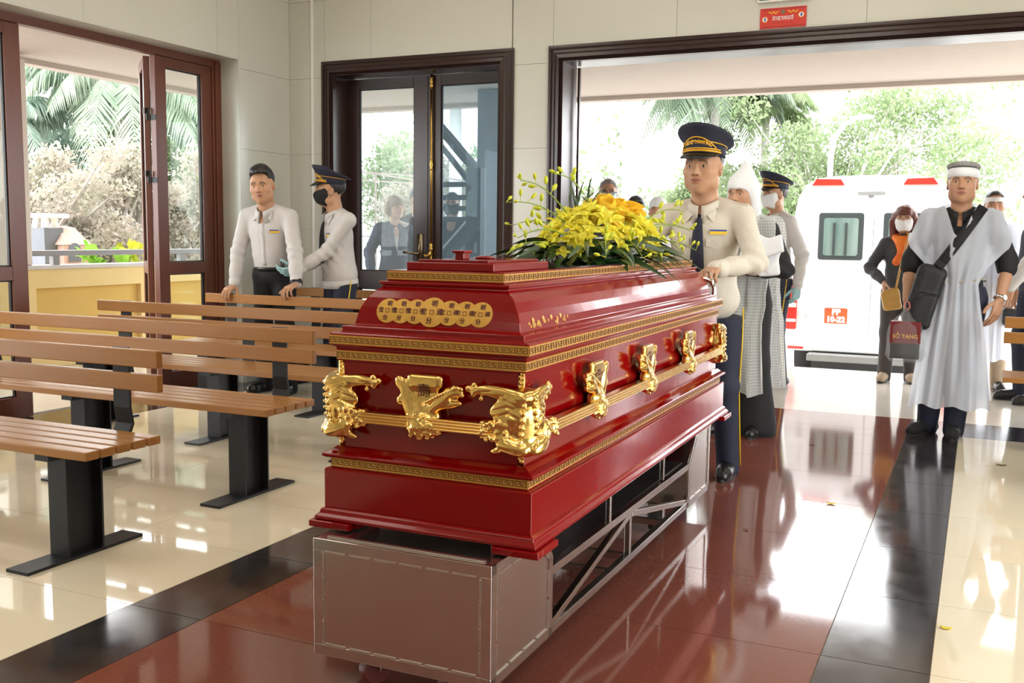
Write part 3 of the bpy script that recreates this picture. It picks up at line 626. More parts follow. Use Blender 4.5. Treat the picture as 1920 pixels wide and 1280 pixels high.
# ================================================================== distance-field sculpting (smooth unions -> quad surface)
def rotm(yaw=0, pitch=0, roll=0):
    """yaw about z (left +), pitch about x (down -), roll about y"""
    return np.array(Matrix.Rotation(yaw, 3, 'Z') @ Matrix.Rotation(pitch, 3, 'X') @ Matrix.Rotation(roll, 3, 'Y'))
class SDF:
    def __init__(s, lo, hi, h):
        s.lo = np.array(lo, float); s.h = h; s.n = np.maximum(np.ceil((np.array(hi)-s.lo)/h).astype(int)+1, 3)
        s.d = np.full(s.n, 0.5, np.float32); s.ax = [(s.lo[i]+h*np.arange(s.n[i])).astype(np.float32) for i in range(3)]
    def _sl(s, lo, hi, mg):
        a = np.clip(np.floor((np.array(lo)-mg-s.lo)/s.h).astype(int), 0, s.n-1); b = np.clip(np.ceil((np.array(hi)+mg-s.lo)/s.h).astype(int)+1, 1, s.n)
        return None if np.any(b-a < 1) else tuple(slice(int(p), int(q)) for p, q in zip(a, b))
    def _put(s, fn, lo, hi, k, mode):
        sl = s._sl(lo, hi, k+3*s.h)
        if sl is None: return s
        X = s.ax[0][sl[0]][:, None, None]; Y = s.ax[1][sl[1]][None, :, None]; Z = s.ax[2][sl[2]][None, None, :]
        b = fn(X, Y, Z); a = s.d[sl]
        if mode == 'u':
            if k > 0: h = np.clip(.5+.5*(b-a)/k, 0, 1); r = b*(1-h)+a*h-k*h*(1-h)
            else: r = np.minimum(a, b)
        else:
            if k > 0: h = np.clip(.5-.5*(a+b)/k, 0, 1); r = a*(1-h)-b*h+k*h*(1-h)
            else: r = np.maximum(a, -b)
        s.d[sl] = r; return s
    def cap(s, a, b, ra, rb=None, k=0.0, mode='u'):
        rb = ra if rb is None else rb; a = np.array(a, float); b = np.array(b, float); ba = b-a; L2 = max(ba@ba, 1e-9); rm = max(ra, rb)
        def fn(X, Y, Z):
            px, py, pz = X-a[0], Y-a[1], Z-a[2]; t = np.clip((px*ba[0]+py*ba[1]+pz*ba[2])/L2, 0, 1)
            return np.sqrt((px-t*ba[0])**2+(py-t*ba[1])**2+(pz-t*ba[2])**2)-(ra+(rb-ra)*t)
        return s._put(fn, np.minimum(a, b)-rm, np.maximum(a, b)+rm, k, mode)
    def chain(s, pts, rs, k=0.0, mode='u'):
        if not hasattr(rs, '__len__'): rs = [rs]*len(pts)
        for i in range(len(pts)-1): s.cap(pts[i], pts[i+1], rs[i], rs[i+1], k, mode)
        return s
    def ell(s, c, r, R=None, k=0.0, mode='u'):
        c = np.array(c, float); r = np.array(r, float); R = np.eye(3) if R is None else np.array(R); rm = r.max() if R is not None else r
        def fn(X, Y, Z):
            px, py, pz = X-c[0], Y-c[1], Z-c[2]
            q = [(R[0, i]*px+R[1, i]*py+R[2, i]*pz) for i in range(3)]
            k0 = np.sqrt((q[0]/r[0])**2+(q[1]/r[1])**2+(q[2]/r[2])**2); k1 = np.sqrt((q[0]/r[0]**2)**2+(q[1]/r[1]**2)**2+(q[2]/r[2]**2)**2)
            return k0*(k0-1)/np.maximum(k1, 1e-6)
        return s._put(fn, c-rm, c+rm, k, mode)
    def box(s, c, hf, R=None, rd=0.0, k=0.0, mode='u'):
        c = np.array(c, float); hf = np.array(hf, float); R = np.eye(3) if R is None else np.array(R); rm = np.linalg.norm(hf)
        def fn(X, Y, Z):
            px, py, pz = X-c[0], Y-c[1], Z-c[2]
            q = [np.abs(R[0, i]*px+R[1, i]*py+R[2, i]*pz)-hf[i]+rd for i in range(3)]
            return np.sqrt(np.maximum(q[0], 0)**2+np.maximum(q[1], 0)**2+np.maximum(q[2], 0)**2)+np.minimum(np.maximum(q[0], np.maximum(q[1], q[2])), 0)-rd
        return s._put(fn, c-rm, c+rm, k, mode)
    def cut(s, p, n):
        """keep the side of the plane that n points away from"""
        p = np.array(p, float); n = np.array(n, float); n /= np.linalg.norm(n)
        X = s.ax[0][:, None, None]; Y = s.ax[1][None, :, None]; Z = s.ax[2][None, None, :]
        s.d = np.maximum(s.d, ((X-p[0])*n[0]+(Y-p[1])*n[1]+(Z-p[2])*n[2]).astype(np.float32)); return s
    def disp(s, fn):
        X = s.ax[0][:, None, None]; Y = s.ax[1][None, :, None]; Z = s.ax[2][None, None, :]
        s.d = (s.d+fn(X, Y, Z)).astype(np.float32); return s
    def folds(s, amp, seed, freq=18.0, stretch=(1, 1, 0.5), n=5):
        rng = np.random.default_rng(seed)
        def fn(X, Y, Z):
            r = 0
            for i in range(n):
                v = rng.normal(size=3)*np.array(stretch); v /= np.linalg.norm(v); f = freq*(0.6+0.9*rng.random()); w = rng.normal(size=3)*4; ph = rng.random()*6
                r = r+np.sin(f*(v[0]*X+v[1]*Y+v[2]*Z)*1.0+ph+1.4*np.sin(w[0]*X+w[1]*Y+w[2]*Z+ph*2))
            return amp*r/n
        return s.disp(fn)
    def shell(s, t): s.d = np.abs(s.d+t/2)-t/2; return s
    def mesh(s):
        d = s.d.copy()
        for i in range(3):
            sl = [slice(None)]*3; sl[i] = 0; d[tuple(sl)] = 0.5; sl[i] = -1; d[tuple(sl)] = 0.5
        g = d < 0; off = [(0,0,0),(1,0,0),(0,1,0),(1,1,0),(0,0,1),(1,0,1),(0,1,1),(1,1,1)]; nx, ny, nz = d.shape
        cnt = np.zeros((nx-1, ny-1, nz-1), np.int8)
        for o in off: cnt += g[o[0]:nx-1+o[0], o[1]:ny-1+o[1], o[2]:nz-1+o[2]]
        m = (cnt > 0) & (cnt < 8); I, J, K = np.nonzero(m)
        if len(I) == 0: return np.zeros((0, 3)), np.zeros((0, 4), int)
        idx = np.full(m.shape, -1, np.int64); idx[m] = np.arange(len(I))
        D = np.stack([d[I+o[0], J+o[1], K+o[2]] for o in off], 1); acc = np.zeros((len(I), 3)); num = np.zeros(len(I))
        for (i, j) in ((0,1),(2,3),(4,5),(6,7),(0,2),(1,3),(4,6),(5,7),(0,4),(1,5),(2,6),(3,7)):
            c = (D[:, i] < 0) != (D[:, j] < 0); den = D[:, i]-D[:, j]; t = np.where(c, D[:, i]/np.where(np.abs(den) < 1e-9, 1, den), 0)
            p = np.array(off[i], float)[None]+(np.array(off[j], float)-np.array(off[i], float))[None]*t[:, None]; acc += p*c[:, None]; num += c
        V = s.lo+(np.stack([I, J, K], 1)+acc/num[:, None])*s.h
        Fs = []
        for a in range(3):
            b, c = (a+1) % 3, (a+2) % 3
            lo_ = [slice(None)]*3; hi_ = [slice(None)]*3; lo_[a] = slice(0, -1); hi_[a] = slice(1, None)
            e = g[tuple(lo_)] != g[tuple(hi_)]; P = np.stack(np.nonzero(e), 1)
            ok = (P[:, b] > 0) & (P[:, c] > 0) & (P[:, b] < d.shape[b]-1) & (P[:, c] < d.shape[c]-1); P = P[ok]
            q = []
            for (db, dc) in ((-1, -1), (0, -1), (0, 0), (-1, 0)):
                R = P.copy(); R[:, b] += db; R[:, c] += dc; q.append(idx[R[:, 0], R[:, 1], R[:, 2]])
            Q = np.stack(q, 1); ins = g[P[:, 0], P[:, 1], P[:, 2]]
            Q[~ins] = Q[~ins][:, ::-1]; Fs.append(Q)
        return V, np.concatenate(Fs)
def npmesh(name, parts, m, parent=None, col=None, flip=False, dec=0):
    """parts: list of (V, F) joined into one smooth mesh"""
    Vs, Fs, n = [], [], 0
    for V, F in parts: Vs.append(V); Fs.append(F+n); n += len(V)
    V = np.concatenate(Vs); F = np.concatenate(Fs)
    if flip: F = F[:, ::-1]
    me = bpy.data.meshes.new(name); me.vertices.add(len(V)); me.vertices.foreach_set('co', V.reshape(-1).astype(np.float32))
    me.loops.add(F.size); me.loops.foreach_set('vertex_index', F.reshape(-1).astype(np.int32)); me.polygons.add(len(F))
    me.polygons.foreach_set('loop_start', (np.arange(len(F))*4).astype(np.int32)); me.update(calc_edges=True)
    me.polygons.foreach_set('use_smooth', np.ones(len(F), bool))
    if col is not None:
        a = me.color_attributes.new('col', 'FLOAT_COLOR', 'POINT'); c = np.ones((len(V), 4), np.float32); c[:, :3] = col(V); a.data.foreach_set('color', c.reshape(-1))
    return link(name, me, m, parent)

# ================================================================== benches
M_slat = mat('orange_brown_slat', (0.37, 0.168, 0.045), spec=0.35, rough=0.27, noise=0.5, nscale=4, ncol=(0.31, 0.135, 0.036), stretch=(0.6, 14, 14), bump=0.04, bscale=30)
BL = 2.44
def make_bench():
    t = thing('slatted_bench', 'x', 'bench')
    for i in range(5):
        y = 0.031 + 0.075*i; obj('seat_slat', MB().mm(0, BL, y-0.031, y+0.031, 0.405, 0.437), M_slat, t, bevel=0.004)
    for z in (0.636, 0.729): obj('back_slat', MB().mm(0, BL, 0.352, 0.382, z-0.034, z+0.034), M_slat, t, bevel=0.004)
    for x in (0.22, 1.22, 2.22):
        obj('base_plate', MB().mm(x-0.055, x+0.055, -0.12, 0.42, 0.0, 0.012), M_black_metal, t)
        lg = MB(); lg.mm(x-0.047, x+0.047, 0.065, 0.074, 0.012, 0.385); lg.mm(x-0.047, x+0.047, 0.225, 0.234, 0.012, 0.385); lg.mm(x-0.004, x+0.004, 0.074, 0.225, 0.012, 0.385)
        obj('leg', lg, M_black_metal, t)
        obj('seat_bracket', MB().mm(x-0.035, x+0.035, 0.0, 0.36, 0.385, 0.405), M_black_metal, t)
        b = MB(); pr = [(0.345, 0.385), (0.37, 0.385), (0.405, 0.46), (0.392, 0.53), (0.392, 0.765), (0.383, 0.765), (0.383, 0.525), (0.394, 0.462)]
        b.prism(pr, 0.085, frame((x-0.0425, 0, 0), (0, 1, 0), (0, 0, 1), (1, 0, 0))); obj('back_bracket', b, M_black_metal, t)
    return t
bench0 = make_bench()
BLX = XA*0 - 5.265
spots = [(BLX, 2.53, 'nearest slatted bench, cut off by the left edge'), (BLX, 3.52, 'second slatted bench from the camera in the left row'),
         (BLX, 4.50, 'third slatted bench from the camera, running behind the coffin'), (BLX+0.02, 5.50, 'slatted bench the young man in white rests his hands on'),
         (BLX+0.05, 6.50, 'slatted bench behind the two men by the left wall'), (0.155, 6.42, 'slatted bench at the right edge beside the mourner in white'),
         (0.345, 5.42, 'nearer slatted bench just cut by the right edge')]
for i, (x, y, lb) in enumerate(spots):
    b = bench0 if i == 0 else copy_tree(bench0)
    b.location = (x, y, 0); b['label'] = lb; b['group'] = 'slatted benches'

# ================================================================== trolley
M_steel = mat('brushed_stainless', (0.62, 0.55, 0.50), rough=0.20, metal=1.0, noise=0.4, nscale=3, ncol=(0.56, 0.52, 0.49), stretch=(1, 1, 1), rnoise=0.08, bump=0.02, bscale=5)
M_steel2 = mat('stainless_tube', (0.66, 0.63, 0.60), rough=0.20, metal=1.0, noise=0.3, nscale=30)
M_weld = mat('weld_seam', (0.80, 0.78, 0.74), rough=0.3, metal=1.0, noise=0.3)
M_chrome = mat('chrome', (0.75, 0.75, 0.75), rough=0.08, metal=1.0, noise=0.1)
M_rubber = mat('dark_rubber', (0.02, 0.018, 0.017), rough=0.6, noise=0.3)
M_redrub = mat('red_brown_wheel', (0.17, 0.03, 0.025), rough=0.4, noise=0.3)
tro = thing('coffin_trolley', 'stainless steel trolley with boxed ends carrying the red coffin', 'trolley', (-1.318, 2.168, 0), math.radians(0.3))
HWT = 0.266
def yz_prism(poly, x0, x1): return MB().prism(poly, x1-x0, frame((x0, 0, 0), (0, 1, 0), (0, 0, 1), (1, 0, 0)))
FP = [(0.0, 0.085), (0.40, 0.085), (0.40, 0.315), (0.335, 0.405), (0.0, 0.405)]
RP = [(2.265, 0.085), (2.265, 0.405), (2.03, 0.405), (1.90, 0.275), (1.90, 0.085)]
ins = lambda P, c, e: [(c[0]+(y-c[0])*e, c[1]+(z-c[1])*e) for y, z in P]
fb = obj('front_box', yz_prism(FP, -HWT+0.002, HWT-0.002), M_steel, tro, bevel=0.003)
rb = obj('rear_box', yz_prism(RP, -HWT+0.002, HWT-0.002), M_steel, tro, bevel=0.003)
def edge_strips(parent, P, x, sgn, w=0.026, th=0.004):
    c = (sum(p[0] for p in P)/len(P), sum(p[1] for p in P)/len(P))
    n = len(P)
    for i in range(n):
        a, b = Vector((0, *P[i])), Vector((0, *P[(i+1) % n])); d = (b-a).normalized(); nn = Vector((0, -d.z, d.y))
        if (Vector((0, *c))-(a+b)/2).dot(nn) < 0: nn = -nn
        a2, b2 = a+nn*w/2+d*0.0, b+nn*w/2
        obj('edge_strip', MB().bar(Vector((x, a2.y, a2.z)), Vector((x, b2.y, b2.z)), th, w, nn), M_steel2, parent)
        # weld seam, broken into dashes
        L = (b-a).length; k = max(2, int(L/0.10)); ww = MB()
        for j in range(k):
            s0 = w+(L-2*w)*(j+0.08)/k; s1 = w+(L-2*w)*(j+0.92)/k; p, q = a+d*s0+nn*(w+0.002), a+d*s1+nn*(w+0.002)
            ww.bar(Vector((x+sgn*0.0008, p.y, p.z)), Vector((x+sgn*0.0008, q.y, q.z)), 0.004, 0.0035, nn)
        obj('weld_seam', ww, M_weld, parent)
for sg in (-1, 1):
    edge_strips(fb, FP, sg*(HWT-0.001), sg); edge_strips(rb, RP, sg*(HWT-0.001), sg)
for (yy, sg, par_) in ((0.0, -1, fb), (2.265, 1, rb)):
    y = yy+sg*0.0005
    for (x0, x1, z0, z1) in ((-HWT, HWT, 0.375, 0.406), (-HWT, HWT, 0.084, 0.114), (-HWT, -HWT+0.03, 0.114, 0.375), (HWT-0.03, HWT, 0.114, 0.375)):
        obj('edge_strip', MB().mm(x0, x1, y-0.002, y+0.002, z0, z1), M_steel2, par_, bevel=0.0015)
    ww = MB()
    for (x0, x1, z0, z1) in [(-0.232+0.0775*k, -0.232+0.0775*k+0.068, z-0.0016, z+0.0016) for k in range(6) for z in (0.3725, 0.1165)] + [(x-0.0016, x+0.0016, 0.123+0.063*k, 0.123+0.063*k+0.054) for k in range(4) for x in (-0.2335, 0.2335)]:
        ww.mm(x0, x1, y-0.0025, y+0.0025, z0, z1)
    obj('weld_seam', ww, M_weld, par_)
obj('top_lip', MB().mm(-HWT+0.03, HWT-0.03, 0.02, 0.032, 0.4055, 0.409), M_weld, fb)
for sg in (-1, 1):
    x = sg*(HWT-0.014)
    B_ = lambda a, b, nm, w=0.026: obj(nm, MB().bar((x, *a), (x, *b), w, w), M_steel2, tro, bevel=0.002)
    B_((0.40, 0.098), (1.90, 0.098), 'bottom_rail'); B_((0.40, 0.272), (1.90, 0.262), 'top_rail')
    B_((1.135, 0.111), (1.135, 0.254), 'post', 0.02); B_((0.405, 0.112), (1.12, 0.250), 'diagonal', 0.022); B_((1.15, 0.250), (1.895, 0.112), 'diagonal', 0.022)
    for y in (0.92, 1.55): B_((y, 0.281), (y, 0.404), 'post', 0.016)
    obj('side_rail', MB().bar((x-sg*0.03, 0.345, 0.395), (x-sg*0.03, 2.02, 0.395), 0.012, 0.018), M_steel2, tro)
for y in (0.55, 0.95, 1.135, 1.6): obj('cross_bar', MB().mm(-HWT+0.028, HWT-0.028, y-0.012, y+0.012, 0.086, 0.108), M_steel2, tro)
obj('tray', MB().mm(-HWT+0.028, HWT-0.028, 0.401, 1.899, 0.276, 0.280), mat('dull_tray_steel', (0.10, 0.095, 0.09), rough=0.3, metal=0.8, noise=0.4), tro)
for (x, y, r, m_) in ((-0.122, 0.075, 0.041, M_redrub), (0.122, 0.075, 0.041, M_redrub), (-0.16, 1.80, 0.055, M_rubber), (0.16, 1.80, 0.055, M_rubber)):
    w = obj('wheel', MB().lathe([(r*0.5, -0.02), (r*0.94, -0.02), (r, -0.012), (r, 0.012), (r*0.94, 0.02), (r*0.5, 0.02)], 24, Matrix.Translation((x, y, r)) @ Matrix.Rotation(PI/2, 4, 'Y') @ Matrix.Rotation(0.5 if m_ is M_redrub else 0, 4, 'X')), m_, tro, autos=0.6)
    obj('fork', MB().mm(x-0.032, x-0.026, y-0.015, y+0.015, r, 2*r+0.005).mm(x+0.026, x+0.032, y-0.015, y+0.015, r, 2*r+0.005).mm(x-0.03, x+0.03, y-0.02, y+0.02, 2*r+0.003, max(2*r+0.008, 0.086)), M_steel2, w)
HB = [(-0.245, 2.275, 0.20), (-0.245, 2.33, 0.40), (-0.245, 2.34, 0.99), (-0.235, 2.34, 1.022), (-0.205, 2.34, 1.03), (0.205, 2.34, 1.03), (0.235, 2.34, 1.022), (0.245, 2.34, 0.99), (0.245, 2.33, 0.40), (0.245, 2.275, 0.20)]
obj('push_handle', MB().tube(HB, 0.0125, 12), M_chrome, tro, smooth=True)

# ================================================================== coffin
M_lac = mat('red_lacquer', (0.225, 0.001, 0.002), rough=0.12, noise=0.35, nscale=3, ncol=(0.18, 0.001, 0.0018), spec=0.42, coat=0.0, bump=0.05, bscale=9, coord='Object')
M_gold = mat('polished_gold', (0.88, 0.60, 0.20), rough=0.17, metal=1.0, noise=0.4, nscale=40, ncol=(0.80, 0.46, 0.12))
M_goldp = mat('gold_foil_print', (0.66, 0.38, 0.07), rough=0.34, metal=0.35, noise=0.5, nscale=60, ncol=(0.55, 0.26, 0.035))
M_line = mat('dark_red_print', (0.11, 0.02, 0.008), rough=0.4, noise=0.3, nscale=50)
M_bglass = mat('dark_viewing_glass', (0.012, 0.012, 0.010), rough=0.06, noise=0.2, spec=0.6)
cof = thing('coffin', 'red lacquered coffin with gold key bands and dragon handles on the trolley', 'coffin', (-1.308, 2.24, 0), math.radians(0.75))
CL = 2.29
def loft(rings, close=True):
    mb = MB(); vs = []
    for (w, g, z) in rings: vs += [(-w, g, z), (w, g, z), (w, CL-g, z), (-w, CL-g, z)]
    fs = []
    for i in range(len(rings)-1):
        for k in range(4): a, b = i*4+k, i*4+(k+1) % 4; fs.append((a, b, b+4, a+4))
    fs.append((3, 2, 1, 0)); n = (len(rings)-1)*4; fs.append((n, n+1, n+2, n+3))
    return mb.add(vs, fs)
for (sx, yy, sy) in ((-1, 0.003, 1), (1, 0.003, 1), (-1, CL-0.003, -1), (1, CL-0.003, -1)):
    f = MB(); f.mm(min(sx*0.346, sx*0.215), max(sx*0.346, sx*0.215), min(yy, yy+sy*0.03), max(yy, yy+sy*0.03), 0.4095, 0.428)
    f.mm(min(sx*0.346, sx*0.315), max(sx*0.346, sx*0.315), min(yy+sy*.03, yy+sy*0.14), max(yy+sy*.03, yy+sy*0.14), 0.4095, 0.428); f.mm(min(sx*0.315, sx*0.2), max(sx*0.315, sx*0.2), min(yy+sy*.03, yy+sy*0.14), max(yy+sy*.03, yy+sy*0.14), 0.4105, 0.428)
    obj('foot', f, M_lac, cof, bevel=0.003)
obj('base_moulding', loft([(0.326, 0.022, 0.428), (0.334, 0.014, 0.430), (0.334, 0.014, 0.438), (0.324, 0.024, 0.447), (0.322, 0.026, 0.456), (0.31, 0.036, 0.462)]), M_lac, cof, bevel=0.002)
obj('base', loft([(0.313, 0.033, 0.460), (0.313, 0.033, 0.571), (0.300, 0.044, 0.573)]), M_lac, cof, bevel=0.003)
obj('base_fillet', loft([(0.2965, 0.0465, 0.572), (0.2965, 0.0465, 0.604)]), M_lac, cof)
obj('ledge', loft([(0.312, 0.034, 0.603), (0.318, 0.028, 0.607), (0.318, 0.028, 0.614), (0.300, 0.044, 0.622), (0.286, 0.054, 0.632), (0.279, 0.06, 0.634)]), M_lac, cof, bevel=0.0025)
obj('body', loft([(0.279, 0.06, 0.630), (0.279, 0.06, 0.873)]), M_lac, cof, bevel=0.003)
obj('upper_fillet', loft([(0.2825, 0.0565, 0.872), (0.2825, 0.0565, 0.902), (0.285, 0.055, 0.905), (0.285, 0.055, 0.914)]), M_lac, cof)
lid = obj('lid', loft([(0.290, 0.049, 0.911), (0.2975, 0.0415, 0.915), (0.2975, 0.0415, 0.947), (0.294, 0.045, 0.950), (0.276, 0.062, 0.950), (0.273, 0.065, 0.955), (0.273, 0.065, 0.967), (0.254, 0.088, 0.970),
    (0.250, 0.093, 0.972), (0.2455, 0.099, 0.995), (0.237, 0.107, 1.020), (0.223, 0.119, 1.045), (0.206, 0.132, 1.063), (0.193, 0.143, 1.073), (0.191, 0.144, 1.077), (0.199, 0.136, 1.082), (0.199, 0.136, 1.089), (0.180, 0.149, 1.091)]), M_lac, cof, bevel=0.0025)
obj('crown_fillet', loft([(0.1775, 0.1475, 1.090), (0.1775, 0.1475, 1.120)]), M_lac, lid, bevel=0.002)
cb = MB(); cb.mm(-0.134, 0.134, 0.176, 0.565, 1.1198, 1.143); obj('crown_box', cb, M_lac, lid, bevel=0.003)
obj('crown_slab', MB().mm(-0.108, 0.108, 0.196, 0.545, 1.1428, 1.150), M_lac, lid, bevel=0.002)
kb = MB(); kb.mm(-0.014, 0.014, 0.235, 0.275, 1.1498, 1.172); kb.mm(-0.020, 0.020, 0.229, 0.281, 1.168, 1.176); obj('crown_knob', kb, M_lac, lid, bevel=0.003)
obj('crown_disc', MB().lathe([(0.03, 1.1498), (0.035, 1.153), (0.02, 1.158), (0.008, 1.159)], 16, Matrix.Translation((0.0, 0.40, 0))), M_lac, lid, smooth=True)
obj('viewing_glass', MB().mm(-0.145, 0.145, 0.59, CL-0.20, 1.1199, 1.1225), M_bglass, lid)
# gold key bands
UW, UH = 12.0, 7.0
_pl = [(5.4, 1.3), (1.3, 1.3), (1.3, 5.7), (4.6, 5.7), (4.6, 3.4), (2.9, 3.4)]
_pl2 = [(UW-x, UH-y) for x, y in _pl]
def key_lines(mb, u0, u1, z0, z1, put, lw=0.62):
    h = z1-z0; s = h/UH; n = max(1, round((u1-u0)/(UW*s))); su = (u1-u0)/(n*UW)
    def rect(a, b, c, d): put(mb, u0+a*su, u0+b*su, z0+c*s, z0+d*s)
    for i in range(n):
        o = i*UW
        for P in (_pl, _pl2, [(5.4, 1.3), (6.6, 5.7)]):
            for (p, q) in zip(P[:-1], P[1:]):
                if P[0] == (5.4, 1.3) and len(P) == 2:
                    rect(o+6-lw/2, o+6+lw/2, 1.3-lw/2, 5.7+lw/2); continue
                rect(o+min(p[0], q[0])-lw/2, o+max(p[0], q[0])+lw/2, min(p[1], q[1])-lw/2, max(p[1], q[1])+lw/2)
        rect(o-0.2, o+0.2, 0.2, UH-0.2)
def band(w, g, z0, z1):
    e = 0.0012; e2 = 0.0018
    g_ = MB(); k = MB()
    for (yy, sg) in ((g, -1), (CL-g, 1)):
        g_.mm(-w-e, w+e, min(yy, yy+sg*e), max(yy, yy+sg*e), z0, z1)
        key_lines(k, -w, w, z0+0.0015, z1-0.0015, lambda mb, a, b, c, d: mb.mm(a, b, min(yy, yy+sg*e2), max(yy, yy+sg*e2), c, d))
    for sg in (-1, 1):
        x = sg*w; g_.mm(min(x, x+sg*e), max(x, x+sg*e), g, CL-g, z0, z1)
        key_lines(k, g, CL-g, z0+0.0015, z1-0.0015, lambda mb, a, b, c, d: mb.mm(min(x, x+sg*e2), max(x, x+sg*e2), a, b, c, d))
    b = obj('key_band', g_, M_goldp, cof); obj('key_pattern', k, M_line, b)
band(0.2965, 0.0465, 0.577, 0.601); band(0.2825, 0.0565, 0.876, 0.900); band(0.2975, 0.0415, 0.919, 0.943); band(0.1775, 0.1475, 1.095, 1.117)
# coin medallion on the sloping end, wrapped over the curve of the lid
LZ = np.array([0.972, 0.995, 1.020, 1.045, 1.063, 1.073]); LG = np.array([0.093, 0.099, 0.107, 0.119, 0.132, 0.143]); LWd = np.array([0.250, 0.2455, 0.237, 0.223, 0.206, 0.193])
slen = np.concatenate([[0], np.cumsum(np.hypot(np.diff(LZ), np.diff(LG)))])
def on_end(s, h, off):       # h: distance up the slope from z=0.972
    z = np.interp(h, slen, LZ); g = np.interp(h, slen, LG); gg = np.interp(h+0.004, slen, LG)-np.interp(h-0.004, slen, LG); zz = np.interp(h+0.004, slen, LZ)-np.interp(h-0.004, slen, LZ); L = math.hypot(gg, zz)
    return (s, g-off*zz/L, z+off*gg/L)
def on_side(t, h, off, sg=1):
    z = np.interp(h, slen, LZ); w = np.interp(h, slen, LWd)
    return (sg*(w+off*0.9), t, z+off*0.4)
def wdisc(mb, c, hc, r, off, n=20, place=on_end):
    rings = 5; vs = [place(c, hc, off)]
    for i in range(1, rings+1):
        for k in range(n): a = 2*PI*k/n; vs.append(place(c+r*i/rings*math.cos(a), hc+r*i/rings*math.sin(a), off))
    for k in range(n): a = 2*PI*k/n; vs.append(place(c+r*math.cos(a), hc+r*math.sin(a), -0.001))
    fs = [(0, 1+k, 1+(k+1) % n) for k in range(n)]
    for i in range(rings):
        a, b = 1+i*n, 1+(i+1)*n
        fs += [(a+k, b+k, b+(k+1) % n, a+(k+1) % n) for k in range(n)]
    mb.add(vs, fs)
def wrap_text(body, size, c, hc, off, parent, place=on_end):
    o = text_mesh('coin_character', body, size, M_line, parent, Matrix.Identity(4), extrude=0.0, bold=0.0006)
    for v in o.data.vertices: v.co = place(c+v.co.x, hc+v.co.y, off)
    return o
H0 = 0.041
for k, xc in enumerate((-0.150, -0.106, -0.062, -0.012, 0.040, 0.086, 0.132)):
    r = 0.0345 if k != 3 else 0.0415; mb = MB(); wdisc(mb, xc, H0, r, 0.0015+0.0007*(3-abs(k-3)))
    c = obj('gold_coin', mb, M_goldp, lid); off = 0.0022+0.0007*(3-abs(k-3)); f = r/0.0345
    for ch, dx, dy in (('明', 0.004, 0.019), ('分', -0.004, -0.0205), ('通', 0.02, 0.0), ('宝', -0.02, 0.0)): wrap_text(ch, 0.0155*f, xc+dx*f, H0+dy*f, off, c)
    hm = MB()
    for (a, b, cc, d) in ((-.006, .006, -.006, -.0045), (-.006, .006, .0045, .006), (-.006, -.0045, -.0045, .0045), (.0045, .006, -.0045, .0045)): hm.add([on_end(xc+p, H0+q, off) for p, q in ((a, cc), (b, cc), (b, d), (a, d))], [(0, 1, 2, 3)])
    obj('square_hole_print', hm, M_line, c)
for sg in (-1, 1):
    mb = MB()
    for i in range(26):
        t_ = 0.15+0.30*random.random(); h_ = 0.009+0.018*random.random(); wdisc(mb, t_, h_, 0.004+0.004*random.random(), 0.0014, 8, lambda a, b, c: on_side(a, b, c, sg))
    obj('floral_print', mb, M_goldp, lid)
# gold strips up the corners of the body
for sx in (-1, 1):
    mb = MB()
    for zz in np.arange(0.638, 0.872, 0.0125):
        mb.ell((sx*0.273, 0.0595, zz+0.006), (0.0065, 0.003, 0.0068), 8, 6); mb.ell((sx*0.266, 0.0595, zz+0.012), (0.004, 0.003, 0.004), 6, 4)
    mb.mm(min(sx*0.262, sx*0.2795), max(sx*0.262, sx*0.2795), 0.0588, 0.0602, 0.634, 0.872)
    obj('corner_strip', mb, M_gold, cof, smooth=True)
# fluted gold rails
def rail(a, b, out):
    a, b, out = Vector(a), Vector(b), Vector(out); mb = MB(); mb.bar(a, b, 0.022, 0.030, (0, 0, 1))
    for dz in (-0.012, -0.004, 0.004, 0.012): mb.cyl(a+out*0.011+Vector((0, 0, dz)), b+out*0.011+Vector((0, 0, dz)), 0.0036, 8)
    obj('carrying_rail', mb, M_gold, cof, autos=0.7)
RZ = 0.728
rail((-0.20, 0.022, RZ), (0.20, 0.022, RZ), (0, -1, 0)); rail((-0.20, CL-0.022, RZ), (0.20, CL-0.022, RZ), (0, 1, 0))
for sg in (-1, 1): rail((sg*0.317, 0.16, RZ), (sg*0.317, CL-0.16, RZ), (sg, 0, 0))
